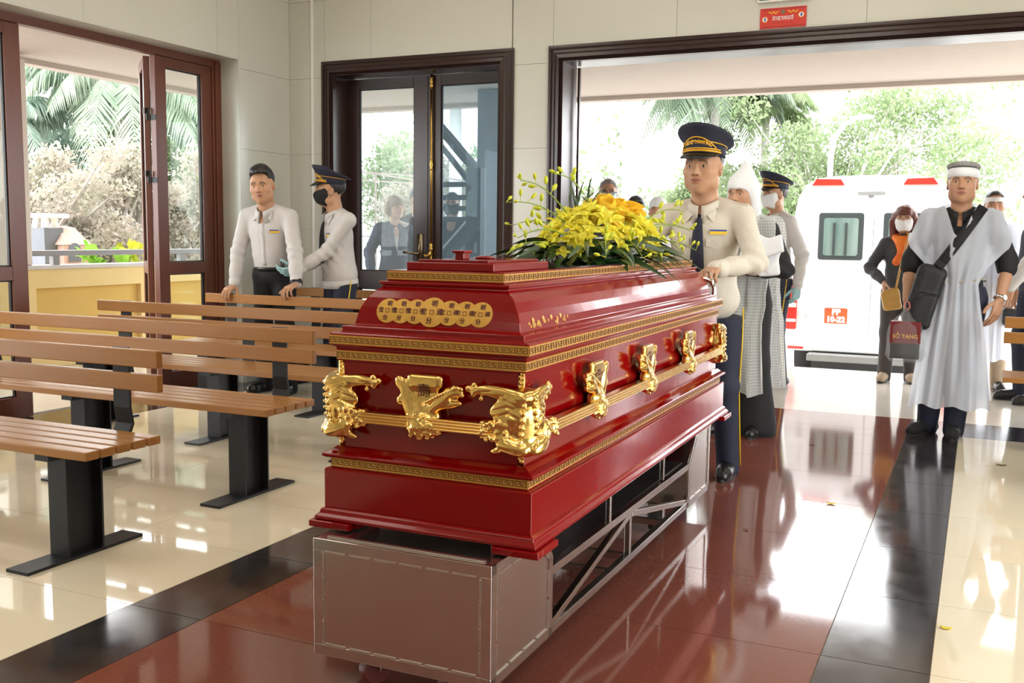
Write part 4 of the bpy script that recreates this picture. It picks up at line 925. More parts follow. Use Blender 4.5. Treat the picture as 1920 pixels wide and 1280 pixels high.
# dragon brackets, sculpted
def sculpt_mid():
    s = SDF((-0.10, -0.02, -0.055), (0.125, 0.075, 0.14), 0.0025); rng = np.random.default_rng(5); k = 0.006
    s.box((0.0, 0.024, 0.07), (0.040, 0.006, 0.050), rd=0.005, k=k); s.box((0.0, 0.024, 0.108), (0.052, 0.0055, 0.014), rd=0.005, k=0.02); s.ell((0, 0.022, 0.01), (.045, .022, .04), k=.02)
    s.ell((-.052, .028, .055), (.017, .011, .058), R=rotm(0, 0, -.22), k=.01); s.ell((-.072, .028, .10), (.016, .010, .020), R=rotm(0, 0, -.5), k=.008); s.ell((-.07, .028, .055), (.016, .010, .013), R=rotm(0, 0, -.9), k=.006)
    s.ell((.058, .032, .062), (.060, .014, .019), R=rotm(0, 0, -.62), k=.01); s.ell((.088, .032, .085), (.030, .014, .017), R=rotm(0, 0, -.2), k=.01); s.ell((.078, .03, .052), (.034, .012, .011), R=rotm(0, 0, -.25), k=.006); s.cap((.085, .04, .068), (.125, .045, .070), .005, .008, k=.004, mode='s')
    for g in range(4): s.chain([(-.062+.008*g, .041, .01), (-.066+.008*g, .041, .05), (-.076+.007*g, .040, .10)], .0022, .003, 's')
    for i in range(12): t = i/11; s.ell((0.012+0.092*t, .042, 0.055+0.055*t-0.01*t*t), (.0052, .006, .0052), k=.002)
    for e in ((.112, .036, .096), (.116, .036, .080), (.108, .034, .058), (.094, .04, .100)): s.ell(e, (.006, .006, .006), k=.003)
    s.ell((0, 0.030, -0.010), (.055, .030, .032), k=.014)
    for i in range(60):
        q = rng.random()*2*PI; w = rng.random()**.5; s.ell((.052*w*math.cos(q), .050+.008*rng.random()-.018*w*w, -.010+.036*w*math.sin(q)), (.005+.004*rng.random(), .007, .004+.004*rng.random()), k=.003)
    return s.mesh()
def sculpt_corner():
    # a: along the end, b: along the side, both from the body corner; third axis up
    s = SDF((-0.085, -0.085, -0.07), (0.175, 0.135, 0.14), 0.0029); k = 0.008; rng = np.random.default_rng(9)
    s.ell((0.006, 0.006, 0.022), (.046, .046, .085), k=.0); s.ell((-.004, -.004, .09), (.036, .036, .022), k=.02); s.ell((0, 0, -.04), (.042, .042, .024), k=.02)
    for q, f in enumerate((1.0, 0.66)):
        P = (lambda a, b, z: (a, b, z)) if q == 0 else (lambda a, b, z: (b, a, z))
        def E(c, rr, al, kk=.01, mode='u'):
            R = rotm(0, 0, al) if q == 0 else rotm(PI/2, 0, 0)@rotm(0, 0, al)
            s.ell(P(*c), rr, R=R, k=kk, mode=mode)
        E((.045*f, -.030, .098), (.070*f, .012, .017), -.10); E((.105*f, -.028, .102), (.040*f, .011, .012), .12); E((.035*f, -.032, .066), (.052*f, .011, .024), .45); E((.028*f, -.034, .035), (.044*f, .012, .022), .35)
        for (c0, c1, z0, z1, z2) in ((-.02, .12, .088, .104, .098), (-.02, .10, .076, .094, .088), (-.018, .085, .062, .082, .070), (-.016, .075, .048, .066, .052), (-.01, .065, .034, .050, .036)): s.chain([P(c0, -.047, z0), P((c0+c1*f)/2, -.0445, z1), P(c1*f, -.041, z2)], .0034, .003, 's')
        for (x, z, w) in ((.145, .104, .0095), (.128, .114, .008), (.13, .090, .0085), (.108, .080, .007)): s.ell(P(x*f, -.028, z), (w,)*3, k=.004)
        s.box(P(.070, -.030, 0.002), (.042, .017, .025) if q == 0 else (.017, .042, .025), rd=.012, k=.012)
        E((.018, -.040, -.035), (.046, .014, .020), -.25); E((.05*f, -.034, -.045), (.03, .010, .010), .3)
        for i in range(34): s.ell(P(.030+.075*rng.random(), -.045+.003*rng.normal(), -.022+.046*rng.random()), (.0045+.004*rng.random(),)*3, k=.003)
        for i in range(8): s.ell(P(-.018+.002*i, -.036-.004*(1-abs(i-4)/4), .088-.018*i), (.0062,)*3, k=.002)
    return s.mesh()
VM, FM = sculpt_mid(); VC, FC = sculpt_corner()
def place_mid(x, y, along, out):
    A = np.array([along, out, (0, 0, 1)], float); o = np.array([x, y, RZ]); det = np.linalg.det(A)
    b = npmesh('dragon_bracket', [(VM@A+o, FM)], M_gold, cof, flip=det < 0)
    mk = text_mesh('bracket_character', '壽', 0.038, M_line, b, frame((x+0.0368*out[0], y+0.0368*out[1], RZ+0.082), along, (0, 0, 1), (-along[1]*0+out[0], out[1], 0)), extrude=0.0004)
place_mid(0.005, 0.028+0.032, (1, 0, 0), (0, -1, 0)); place_mid(0.0, CL-0.06, (-1, 0, 0), (0, 1, 0))
for t_ in (0.535, 1.06, 1.62):
    place_mid(0.279, t_, (0, -1, 0), (1, 0, 0)); place_mid(-0.279, t_, (0, 1, 0), (-1, 0, 0))
for (sx, yy, sy) in ((-1, 0.06, 1), (1, 0.06, 1), (-1, CL-0.06, -1), (1, CL-0.06, -1)):
    A = np.array([(-sx, 0, 0), (0, sy, 0), (0, 0, 1)], float); o = np.array([sx*0.279, yy, RZ-0.005])
    npmesh('corner_bracket', [(VC@A+o, FC)], M_gold, cof, flip=np.linalg.det(A) < 0)

# ================================================================== flowers on the lid
M_petal = leafmat('yellow_orchid_petal', (0.90, 0.80, 0.03), (0.93, 0.88, 0.22), 0.35)
M_rose = leafmat('golden_rose_petal', (0.94, 0.64, 0.05), (0.95, 0.74, 0.12), 0.35)
M_bud = mat('lime_bud', (0.60, 0.62, 0.03), rough=0.5, noise=0.3, nscale=30, ncol=(0.42, 0.52, 0.03))
M_dleaf = mat('dark_glossy_leaf', (0.018, 0.055, 0.012), rough=0.3, noise=0.4, nscale=20, ncol=(0.03, 0.085, 0.015))
M_stem = mat('green_stem', (0.20, 0.30, 0.03), rough=0.5, noise=0.2)
FL = Vector((-1.325, 3.66, 1.1235))
fa = thing('flower_arrangement', 'yellow orchid and rose arrangement lying on the coffin lid', 'flowers', FL, math.radians(0.75))
def petal_sheet(mb, M, L, W, cup, curl, nu=5, nv=5):
    P = []
    for i in range(nu):
        u = i/(nu-1); row = []
        w = W*math.sin(PI*(0.08+0.86*u))**0.8
        for j in range(nv):
            v = (j/(nv-1)-.5)*2; row.append(M @ Vector((v*w*.5, L*u, cup*(v*v)*w - curl*u*u*L)))
        P.append(row)
    mb.grid(P)
def orchid_mesh(seed):
    rng = np.random.default_rng(seed); mb = MB()
    for k in range(5):
        a = 2*PI*k/5+.3*rng.normal()*.3; M = Matrix.Rotation(a, 4, 'Z') @ Matrix.Rotation(0.45+.15*rng.normal(), 4, 'X'); petal_sheet(mb, M, 0.033, 0.026 if k % 2 else 0.019, 0.25, 0.35)
    petal_sheet(mb, Matrix.Rotation(-1.57, 4, 'Z') @ Matrix.Rotation(1.0, 4, 'X'), 0.020, 0.020, 0.7, 0.6)
    return mb.mesh('orchid', True)
def rose_mesh(seed):
    rng = np.random.default_rng(seed); mb = MB()
    for ring, (n, L, W, el, r0) in enumerate(((3, .035, .035, 1.45, .004), (4, .043, .045, 1.25, .008), (5, .052, .055, 1.0, .012), (6, .060, .062, .7, .016), (7, .064, .066, .42, .018), (7, .066, .066, .15, .02))):
        for k in range(n):
            a = 2*PI*k/n+ring*.6+.2*rng.normal(); M = Matrix.Rotation(a, 4, 'Z') @ Matrix.Translation((0, r0, 0)) @ Matrix.Rotation(el+.08*rng.normal(), 4, 'X'); petal_sheet(mb, M, L, W*1.15, .32, .45 if ring > 2 else -.3, 6, 6)
    return mb.mesh('rose', True)
def leaf_mesh(L, W, bend):
    mb = MB(); P = []
    for i in range(6):
        u = i/5; w = W*math.sin(PI*(0.06+0.9*u))**.7; P.append([Vector((-w/2, L*u, -bend*u*u*L)), Vector((0, L*u, -bend*u*u*L-.12*w)), Vector((w/2, L*u, -bend*u*u*L))])
    mb.grid(P); return mb.mesh('leaf', True)
orch = [orchid_mesh(i) for i in range(3)]; lvs = [leaf_mesh(.17, .034, .45), leaf_mesh(.22, .018, .5), leaf_mesh(.13, .045, .3)]
for m_ in orch: m_.materials.append(M_petal)
for m_ in lvs: m_.materials.append(M_dleaf)
rng = np.random.default_rng(77)
def put(name, me, loc, yaw, pitch, roll=0, s=1.0):
    o = link(name, me, None, fa, loc); o.rotation_mode = 'XYZ'; o.matrix_basis = Matrix.Translation(loc) @ Matrix.Rotation(yaw, 4, 'Z') @ Matrix.Rotation(pitch, 4, 'X') @ Matrix.Rotation(roll, 4, 'Y') @ Matrix.Scale(s, 4); return o
AY, AX = 0.47, 0.22
obj('foam_base', MB().lathe([(.75, 0), (.8, .02), (.72, .06), (.4, .085), (.1, .09)], 24, Matrix.Scale(1, 4), .17, .36), M_dleaf, fa, smooth=True)
for i in range(130):
    a = 2*PI*i/130*3+rng.random(); yy, xx = math.sin(a), math.cos(a); r = .35+.5*rng.random()
    yaw = math.atan2(-xx*AX, yy*AY)+.35*rng.normal(); put('leaf', lvs[i % 3], (xx*AX*r, yy*AY*r, .012+.075*rng.random()), yaw, .02+.32*rng.random(), .3*rng.normal(), .8+.45*rng.random())
for i in range(190):
    a = rng.random()*2*PI; el = math.asin(rng.random()**.9); ce = math.cos(el); p = Vector((AX*.86*ce*math.cos(a), AY*.86*ce*math.sin(a), .035+.165*math.sin(el)))
    nrm = Vector((p.x/AX**2, p.y/AY**2, (p.z)/.17**2)).normalized(); nrm = (nrm+Vector(rng.normal(size=3)*.35)).normalized()
    o = link('orchid', orch[i % 3], None, fa); q = nrm.to_track_quat('Z', 'Y'); o.matrix_basis = Matrix.Translation(p) @ q.to_matrix().to_4x4() @ Matrix.Rotation(rng.random()*6, 4, 'Z') @ Matrix.Scale(.85+.45*rng.random(), 4)
for i, (x, y, z, tx, ty) in enumerate(((0.03, -0.045, .178, .35, .25), (0.04, 0.095, .175, .45, -.1), (-0.0, 0.03, .195, 0.05, 0))):
    me = rose_mesh(60+i); me.materials.append(M_rose); o = link('rose', me, None, fa); o.matrix_basis = Matrix.Translation((x, y, z)) @ Matrix.Rotation(tx, 4, 'X') @ Matrix.Rotation(ty, 4, 'Y') @ Matrix.Scale(1.18, 4)
def spray(base, tip, nb, lift=.04):
    b, t = Vector(base), Vector(tip); P = [b.lerp(t, u)+Vector((0, 0, lift*math.sin(PI*u*.9))) for u in np.linspace(0, 1, 7)]
    s = obj('orchid_spray', MB().tube(P, [.0028, .0027, .0025, .0022, .002, .0017, .0014], 6), M_stem, fa, smooth=True)
    for k in range(nb):
        u = .42+.58*k/(nb-1); j = min(int(u*6), 5); p = P[j].lerp(P[j+1], u*6-j); sz = .017*(1.15-.6*(u-.4)); d = Vector(rng.normal(size=3)*.6)+Vector((0, 0, .5)); d.normalize()
        e = p+d*.022; M = d.to_track_quat('Z', 'Y').to_matrix()
        bm = MB().tube([p, e], .0012, 5); bm.ell(e+d*sz*.7, (sz*.42, sz*.42, sz*.85), 8, 6, M); obj('bud', bm, M_bud, s, smooth=True)
for (b, t, n) in (((-.02, -.25, .12), (-.10, -.66, .19), 7), ((-.05, -.2, .16), (-.12, -.50, .27), 7), ((0, -.3, .08), (-.03, -.72, .075), 6), ((-.05, -.3, .05), (-.08, -.70, .02), 6), ((.08, -.2, .08), (.20, -.52, .015), 6), ((.1, -.1, .07), (.26, -.30, .01), 6), ((.12, .0, .07), (.28, -.12, .0), 5), ((.12, .15, .08), (.28, .18, .02), 6), ((.1, .2, .10), (.24, .42, .11), 7), ((.08, .2, .13), (.20, .46, .19), 7), ((.05, .25, .1), (.16, .62, .12), 6), ((.1, .25, .05), (.26, .45, .03), 6), ((0, -.1, .2), (-.06, -.34, .30), 5), ((-.1, .1, .12), (-.3, .2, .16), 5), ((-.1, -.1, .1), (-.28, -.2, .12), 5)): spray(b, t, n)
for k in range(9):
    a = rng.normal()*.5; put('grass_blade', lvs[1], (-.07+.03*rng.normal(), -.06+.05*rng.normal(), .2), a, 1.1+.25*rng.normal(), 0, .55)
# ================================================================== people
M_skin = mat('skin', (0.5, 0.28, 0.17), rough=0.48, attr='col', noise=0.10, nscale=40, ncol=(0.42, 0.20, 0.12), spec=0.4)
M_eyew = mat('eye_white', (0.75, 0.72, 0.68), rough=0.2, noise=0.05)
M_iris = mat('dark_iris', (0.012, 0.008, 0.006), rough=0.15, noise=0.1)
M_hairb = mat('black_hair', (0.010, 0.009, 0.009), rough=0.42, noise=0.4, nscale=60, ncol=(0.03, 0.026, 0.024), stretch=(1, 1, 0.2), bump=0.5, bscale=120)
M_hairg = mat('greying_hair', (0.10, 0.095, 0.09), rough=0.6, noise=0.7, nscale=60, ncol=(0.25, 0.24, 0.23), bump=0.4, bscale=120)
M_hairr = mat('red_brown_hair', (0.16, 0.035, 0.02), rough=0.5, noise=0.6, nscale=30, ncol=(0.05, 0.014, 0.01), bump=0.6, bscale=70, stretch=(1, 1, 0.25))
M_hairbl = mat('ash_blonde_hair', (0.30, 0.22, 0.13), rough=0.5, noise=0.6, nscale=40, ncol=(0.16, 0.11, 0.06), bump=0.5, bscale=70, stretch=(1, 1, 0.25))
M_shirtw = mat('white_shirt_cotton', (0.60, 0.575, 0.555), rough=0.75, noise=0.15, nscale=30, bump=0.55, bscale=20, stretch=(1, 1, .6))
M_shirtc = mat('cream_uniform_cotton', (0.64, 0.585, 0.50), rough=0.8, noise=0.2, nscale=20, bump=0.55, bscale=20, stretch=(1, 1, .6))
M_navy = mat('navy_uniform', (0.010, 0.012, 0.030), rough=0.75, noise=0.3, nscale=30, ncol=(0.018, 0.02, 0.045))
M_blackc = mat('black_cloth', (0.008, 0.008, 0.009), rough=0.8, noise=0.3, nscale=30, ncol=(0.018, 0.017, 0.018))
M_blackl = mat('black_leather', (0.009, 0.009, 0.009), rough=0.28, noise=0.3, nscale=50)
M_goldb = mat('gold_braid', (0.80, 0.42, 0.03), rough=0.4, metal=0.3, noise=0.4, nscale=120)
M_maskw = mat('white_mask_cloth', (0.78, 0.79, 0.80), rough=0.85, noise=0.1)
M_maskb = mat('black_mask_cloth', (0.012, 0.011, 0.012), rough=0.85, noise=0.3)
M_teal = mat('teal_rubber_glove', (0.27, 0.45, 0.46), rough=0.5, noise=0.3, nscale=40)
M_gblack = mat('black_rubber_glove', (0.02, 0.02, 0.022), rough=0.35, noise=0.3, nscale=40)
M_badgey = mat('yellow_badge', (0.85, 0.55, 0.02), rough=0.4, noise=0.1)
M_badgeb = mat('blue_badge', (0.03, 0.06, 0.30), rough=0.4, noise=0.1)
M_mourn = sheer_mat('white_mourning_gauze', (0.84, 0.88, 0.97), 0.88)
M_gauze = sheer_mat('checked_gauze', (0.82, 0.83, 0.80), 0.60, 0.35, 55.0)
M_mournw = mat('white_mourning_cotton', (0.80, 0.81, 0.84), rough=0.85, noise=0.15, nscale=20, bump=0.08, bscale=200)
M_suit = mat('blue_suit_cloth', (0.035, 0.04, 0.085), rough=0.8, noise=0.3, nscale=30)
M_char = mat('charcoal_cloth', (0.050, 0.052, 0.058), rough=0.8, noise=0.3, nscale=30)
M_beige = mat('beige_cloth', (0.42, 0.32, 0.22), rough=0.8, noise=0.2)
M_silver = mat('silver', (0.7, 0.7, 0.7), rough=0.25, metal=1.0, noise=0.1)

def unit(v): v = np.array(v, float); return v/max(np.linalg.norm(v), 1e-9)
def ik(a, b, l1, l2, hint):
    a, b = np.array(a, float), np.array(b, float); d = b-a; L = np.linalg.norm(d); u = d/L; L = min(L, (l1+l2)*0.999)
    x = (l1*l1-l2*l2+L*L)/(2*L); h = math.sqrt(max(l1*l1-x*x, 0)); hn = np.array(hint, float); hn = hn-u*(hn@u); return a+u*x+unit(hn)*h, a+u*L
class Rig: pass
def head_sdf(h, fat=1.0, female=False, nk=None, age=0.0):
    s = SDF((-.115, -.135, -.24), (.115, .135, .135), h); j = 0.94 if female else 1.0; f = fat
    s.ell((0, -.016, .036), (.078, .098, .084), k=0); s.ell((0, .020, -.012), (.069*f, .074, .090), k=.03)
    s.ell((0, .026, -.064), (.055*f*j, .056, .046), k=.03); s.ell((0, .060, -.094), (.022*j, .021, .018), k=.024)
    for g in (-1, 1):
        s.ell((g*.043*f, .050, -.020), (.026, .026, .024), k=.024); s.ell((g*.056*f*j, .012, -.066), (.018, .03, .028), k=.024)
        s.ell((g*.079, -.008, -.004), (.010, .019, .031), R=rotm(g*-.35), k=.008); s.ell((g*.087, -.002, -.002), (.006, .010, .018), k=.004, mode='s')
        s.cap((g*.016, .089, .026), (g*.047, .076, .027), .009, .007, k=.018)
    s.chain([(0, .083, .016), (0, .095, -.006), (0, .105, -.024)], [.0085, .0095, .0125], .012)
    for g in (-1, 1):
        s.ell((g*.013, .092, -.028), (.0095, .011, .0085), k=.007); s.ell((g*.007, .099, -.034), (.0035, .005, .0035), k=.002, mode='s')
        s.ell((g*.0305, .094, .006), (.017, .014, .010), k=.014, mode='s')
        s.cap((g*.019, .0835, .0105), (g*.044, .0745, .0105), .0042, k=.005); s.cap((g*.020, .082, -.002), (g*.042, .0745, -.001), .0036, k=.005)
    s.ell((0, .0835, -.0525), (.024, .0140, .0062), k=.005); s.ell((0, .082, -.0630), (.020, .0145, .0072), k=.005); s.chain([(-.024, .086, -.0585), (0, .0995, -.0578), (.024, .086, -.0585)], .0022, .003, 's')
    nb = np.array(nk if nk is not None else (0, -.05, -.22))
    s.cap((0, -.018, -.05), nb, .056*(.86 if female else 1)*f**.5, .062*(.86 if female else 1)*f**.5, k=.03)
    return s.mesh()
def head_col(base, lip=(0.34, 0.11, 0.085), brow=(0.03, 0.02, 0.016), stubble=0.0, brows=1.0):
    base = np.array(base); lip = np.array(lip); brow = np.array(brow)
    def f(V):
        C = np.repeat(base[None], len(V), 0); x, y, z = np.abs(V[:, 0]), V[:, 1], V[:, 2]
        l = np.exp(-((x/.021)**2)**2-(((z+.058)/.0105)**2)**2)*(y > .06); C = C*(1-.9*l[:, None])+lip*.9*l[:, None]
        zb = .0285+.10*(x-.018)-2.2*np.maximum(x-.036, 0)**1.2
        b = np.exp(-(((x-.032)/.0195)**2)**3-((z-zb)/.0062)**2)*(y > .05)*brows; C = C*(1-.92*b[:, None])+brow*.92*b[:, None]
        ln = np.exp(-((z+.0580)/.0024)**2-((x/.023)**2)**3)*(y > .06); C = C*(1-.7*ln[:, None])+np.array([.10, .03, .025])*.7*ln[:, None]; no = np.exp(-((x-.0075)/.0042)**2-((z+.0345)/.0032)**2)*(y > .08); C = C*(1-.8*no[:, None])+np.array([.06, .02, .016])*.8*no[:, None]  # shade between the lips and in the nostrils, painted into the skin colour
        ch = np.exp(-((x-.042)/.02)**2-((z+.02)/.022)**2)*(y > .02); C[:, 0] *= 1+.06*ch
        return C
    return f
def hand_sdf(wrist, d, n, thumb, curl=(.3, .4, .3), sp=.0, size=1.0, h=.0036, thumb_c=.3, fore=None, spread=.10, fat=1.0):
    """d: along the hand, n: palm side, thumb: sign of the thumb along d x n"""
    wrist = np.array(wrist, float); d = unit(d); n = np.array(n, float); n = unit(n-d*(n@d)); t = np.cross(d, n)*thumb; z = size
    lo = wrist-.24*z; hi = wrist+.24*z
    s = SDF(lo, hi, h)
    if fore is not None: s.cap(wrist, wrist+(np.array(fore)-wrist)*min(1, .14/np.linalg.norm(np.array(fore)-wrist)), .026*z*fat, .033*z*fat)
    s.ell(wrist+d*.045*z, (.040*z*fat, .014*z*fat, .052*z), R=np.stack([t, n, d], 1), k=.012)
    for i, (o, bl, ls, r) in enumerate(((.030, .086, (.043, .027, .021), .0092), (.0095, .091, (.047, .031, .023), .0094), (-.0115, .087, (.043, .028, .022), .0090), (-.031, .078, (.034, .021, .019), .0080))):
        r *= z*fat; kn = wrist+(d*bl+t*o)*z; s.cap(wrist+(d*.015+t*o*.6)*z, kn, .013*z, r*1.15, k=.010)
        p = kn; a = 0; dd = unit(d+t*spread*(1.5-i)*.45)
        for L, c in zip(ls, curl):
            a += c*(1+.06*i); q = p+(dd*math.cos(a)+n*math.sin(a))*L*z; s.cap(p, q, r, r*.93, k=.0022); p = q; r *= .94
    b = wrist+(d*.022+t*.026+n*.006)*z; d1 = unit(d*.62+t*.70+n*.25); r = .0115*z*fat; s.cap(wrist+d*.02*z, b, .014*z, .014*z, k=.01)
    p = b; dirs = [d1, unit(d1+d*.5*1+n*thumb_c), unit(d1*.6+d*.8+n*thumb_c*1.8)]
    for L, dd in zip((.042, .032, .026), dirs): q = p+dd*L*z; s.cap(p, q, r, r*.92, k=.004); p = q; r *= .93
    return s.mesh()
def front_y(s, x, z, dflt=0.1):
    i = int(np.clip(round((x-s.lo[0])/s.h), 0, s.n[0]-1)); k = int(np.clip(round((z-s.lo[2])/s.h), 0, s.n[2]-1)); c = s.d[i, :, k]; j = np.nonzero(c < 0)[0]
    return s.lo[1]+s.h*(j[-1]+.6) if len(j) else dflt
PEOPLE = []
def person(label, loc, face, hres=.0040, H=1.70, lean=0.0, build=1.0, head=(0, 0, 0), hscale=1.0, skin=(0.50, 0.275, 0.165), handR=None, handL=None, feet=None, female=False, twist=0.0, res=1.0, expr='eyes', brows=1.0, cap_=None, sway=0.0):
    r = Rig(); r.S = S = H/1.70; r.res = res; r.build = build; dx, dy = unit(face); rz = math.atan2(-dx, dy)
    r.root = thing('person', label, 'person', (*loc, 0), rz, None); r.M = r.root.matrix_basis.copy(); r.M = Matrix.Translation((*loc, 0)) @ Matrix.Rotation(rz, 4, 'Z'); r.Mi = r.M.inverted()
    r.L = lambda p: np.array(r.Mi @ Vector(p)); r.D = lambda v: np.array(r.Mi.to_3x3() @ Vector(v))
    pel = np.array([0, 0, .92*S]); Rt = rotm(twist, -lean, sway); r.Rt = Rt
    r.T = lambda x, y, z: pel+Rt@(np.array([x*S, y*S, z*S])-pel*np.array([1, 1, 1]))
    b = build; r.sh = {}; r.el = {}; r.wr = {}; r.hd = {}
    for nm, g, hn in (('R', 1, handR), ('L', -1, handL)):
        sh = r.T(g*.178*(.9 if female else 1)*b**.5, -.012, 1.345)
        if hn is None: hn = dict(pos=r.T(g*.27*b, .03, .86), d=(g*.05, .12, -1), n=(-g, .1, 0), curl=(.35, .45, .3))
        else: hn = dict(hn); hn['pos'] = r.L(hn['pos']) if hn.get('world', True) else np.array(hn['pos']); hn['d'] = r.D(hn['d']) if hn.get('world', True) else hn['d']; hn['n'] = r.D(hn['n']) if hn.get('world', True) else hn['n']
        el, wr = ik(sh, hn['pos'], .285*S, .255*S, hn.get('hint', (g*.5, -1, -.25))); r.sh[nm] = sh; r.el[nm] = el; r.wr[nm] = wr; r.hd[nm] = hn
    r.hip = {}; r.kn = {}; r.an = {}; r.ft = {}
    feet = feet or dict(R=(.105, .03, -.15), L=(-.105, -.02, .15))
    for nm, g in (('R', 1), ('L', -1)):
        f = feet[nm]; hp = pel+Rt@np.array([g*.085*S*b, 0, -.03*S]); an = np.array([f[0], f[1], .085*S+(f[3] if len(f) > 3 else 0)]); kn, an = ik(hp, an, .408*S, .402*S, (0, 1, 0)); r.hip[nm] = hp; r.kn[nm] = kn; r.an[nm] = an; r.ft[nm] = f
    # head
    hs = S*hscale*.98; r.hs = hs; r.HR = Rt@rotm(*head) if lean < .4 else rotm(*head); r.HC = r.T(0, .008, 1.487)+(r.HR@np.array([0, .028, .085]))*hs*1.0
    nkb = r.HR.T@((r.T(0, -.002, 1.385)-r.HC)/hs); r.h2l = lambda V: (np.asarray(V)*hs)@r.HR.T+r.HC
    V, F = head_sdf(hres*res, b**.5, female, nkb); C = head_col(skin, brows=brows)(V); parts = [(r.h2l(V), F)]; cols = [C]
    gl = {}
    for nm, g in (('R', 1), ('L', -1)):
        hn = r.hd[nm]
        if hn.get('skip'): continue
        V, F = hand_sdf(r.wr[nm], hn['d'], hn['n'], hn.get('thumb', g), hn.get('curl', (.3, .4, .3)), size=S*hn.get('size', 1.0), h=.0036*max(res, 1.0), fore=r.el[nm], thumb_c=hn.get('tc', .3), fat=b**.5)
        if hn.get('glove'): gl[nm] = (V, F, hn['glove'])
        else: parts.append((V, F)); cols.append(np.repeat(np.array(skin)[None]*.97, len(V), 0))
    s = SDF((-.35*S, -.45*S, .8*S), (.35*S, .5*S, 1.5*S), .022); s.cap(r.T(0, 0, 1.30), r.T(0, 0, .95), .10*S*b, .11*S*b); s.cap(r.sh['R'], r.sh['L'], .04*S, k=.04); s.cap(r.T(0, -.015, 1.40), r.T(0, 0, 1.25), .05*S, .08*S, k=.04)
    V, F = s.mesh(); parts.append((V, F)); cols.append(np.repeat(np.array(skin)[None], len(V), 0))
    for nm in 'RL':
        if r.hd[nm].get('bare'):
            q = SDF(np.minimum(r.el[nm], r.wr[nm])-.08, np.maximum(r.el[nm], r.wr[nm])+.08, .006); q.chain([r.el[nm], r.el[nm]*.55+r.wr[nm]*.45, r.wr[nm]], [.042*S*b**.5, .039*S*b**.5, .027*S*b**.5], .01); V, F = q.mesh(); parts.append((V, F)); cols.append(np.repeat(np.array(skin)[None], len(V), 0))
    CC = np.concatenate(cols); r.body = npmesh('body', parts, M_skin, r.root, col=lambda V: CC)
    for nm, (V, F, gm) in gl.items(): npmesh('glove', [(V, F)], gm, r.root)
    if expr == 'eyes':
        for g in (-1, 1):
            Mh = frame(r.h2l(np.array([g*.031, .0765, .0042])), r.HR[:, 0], r.HR[:, 1], r.HR[:, 2]) @ Matrix.Rotation(-g*.30, 4, 'Z') @ Matrix.Scale(hs, 4)
            def E_(mb): mb.v = [tuple(Mh @ Vector(v)) for v in mb.v]; return mb
            e = obj('eye', E_(MB().ell((0, 0, 0), (.0145, .0072, .0050), 12, 8)), M_eyew, r.root, smooth=True)
            obj('iris', E_(MB().ell((.0005, .0044, .0000), (.0056, .0036, .0050), 12, 8)), M_iris, e, smooth=True); obj('lashes', E_(MB().tube([(-.0145, .002, .003), (-.006, .0060, .0068), (.003, .0064, .0070), (.0145, .002, .0035)], .0015, 6)), M_iris, e, smooth=True)
    PEOPLE.append(r); return r
def head_obj(r, name, mb, m, parent=None, **k):
    mb.v = [tuple(r.h2l(np.array(v))) for v in mb.v]; return obj(name, mb, m, parent or r.root, **k)
def head_np(r, name, VF, m, parent=None): V, F = VF; return npmesh(name, [(r.h2l(V), F)], m, parent or r.root)

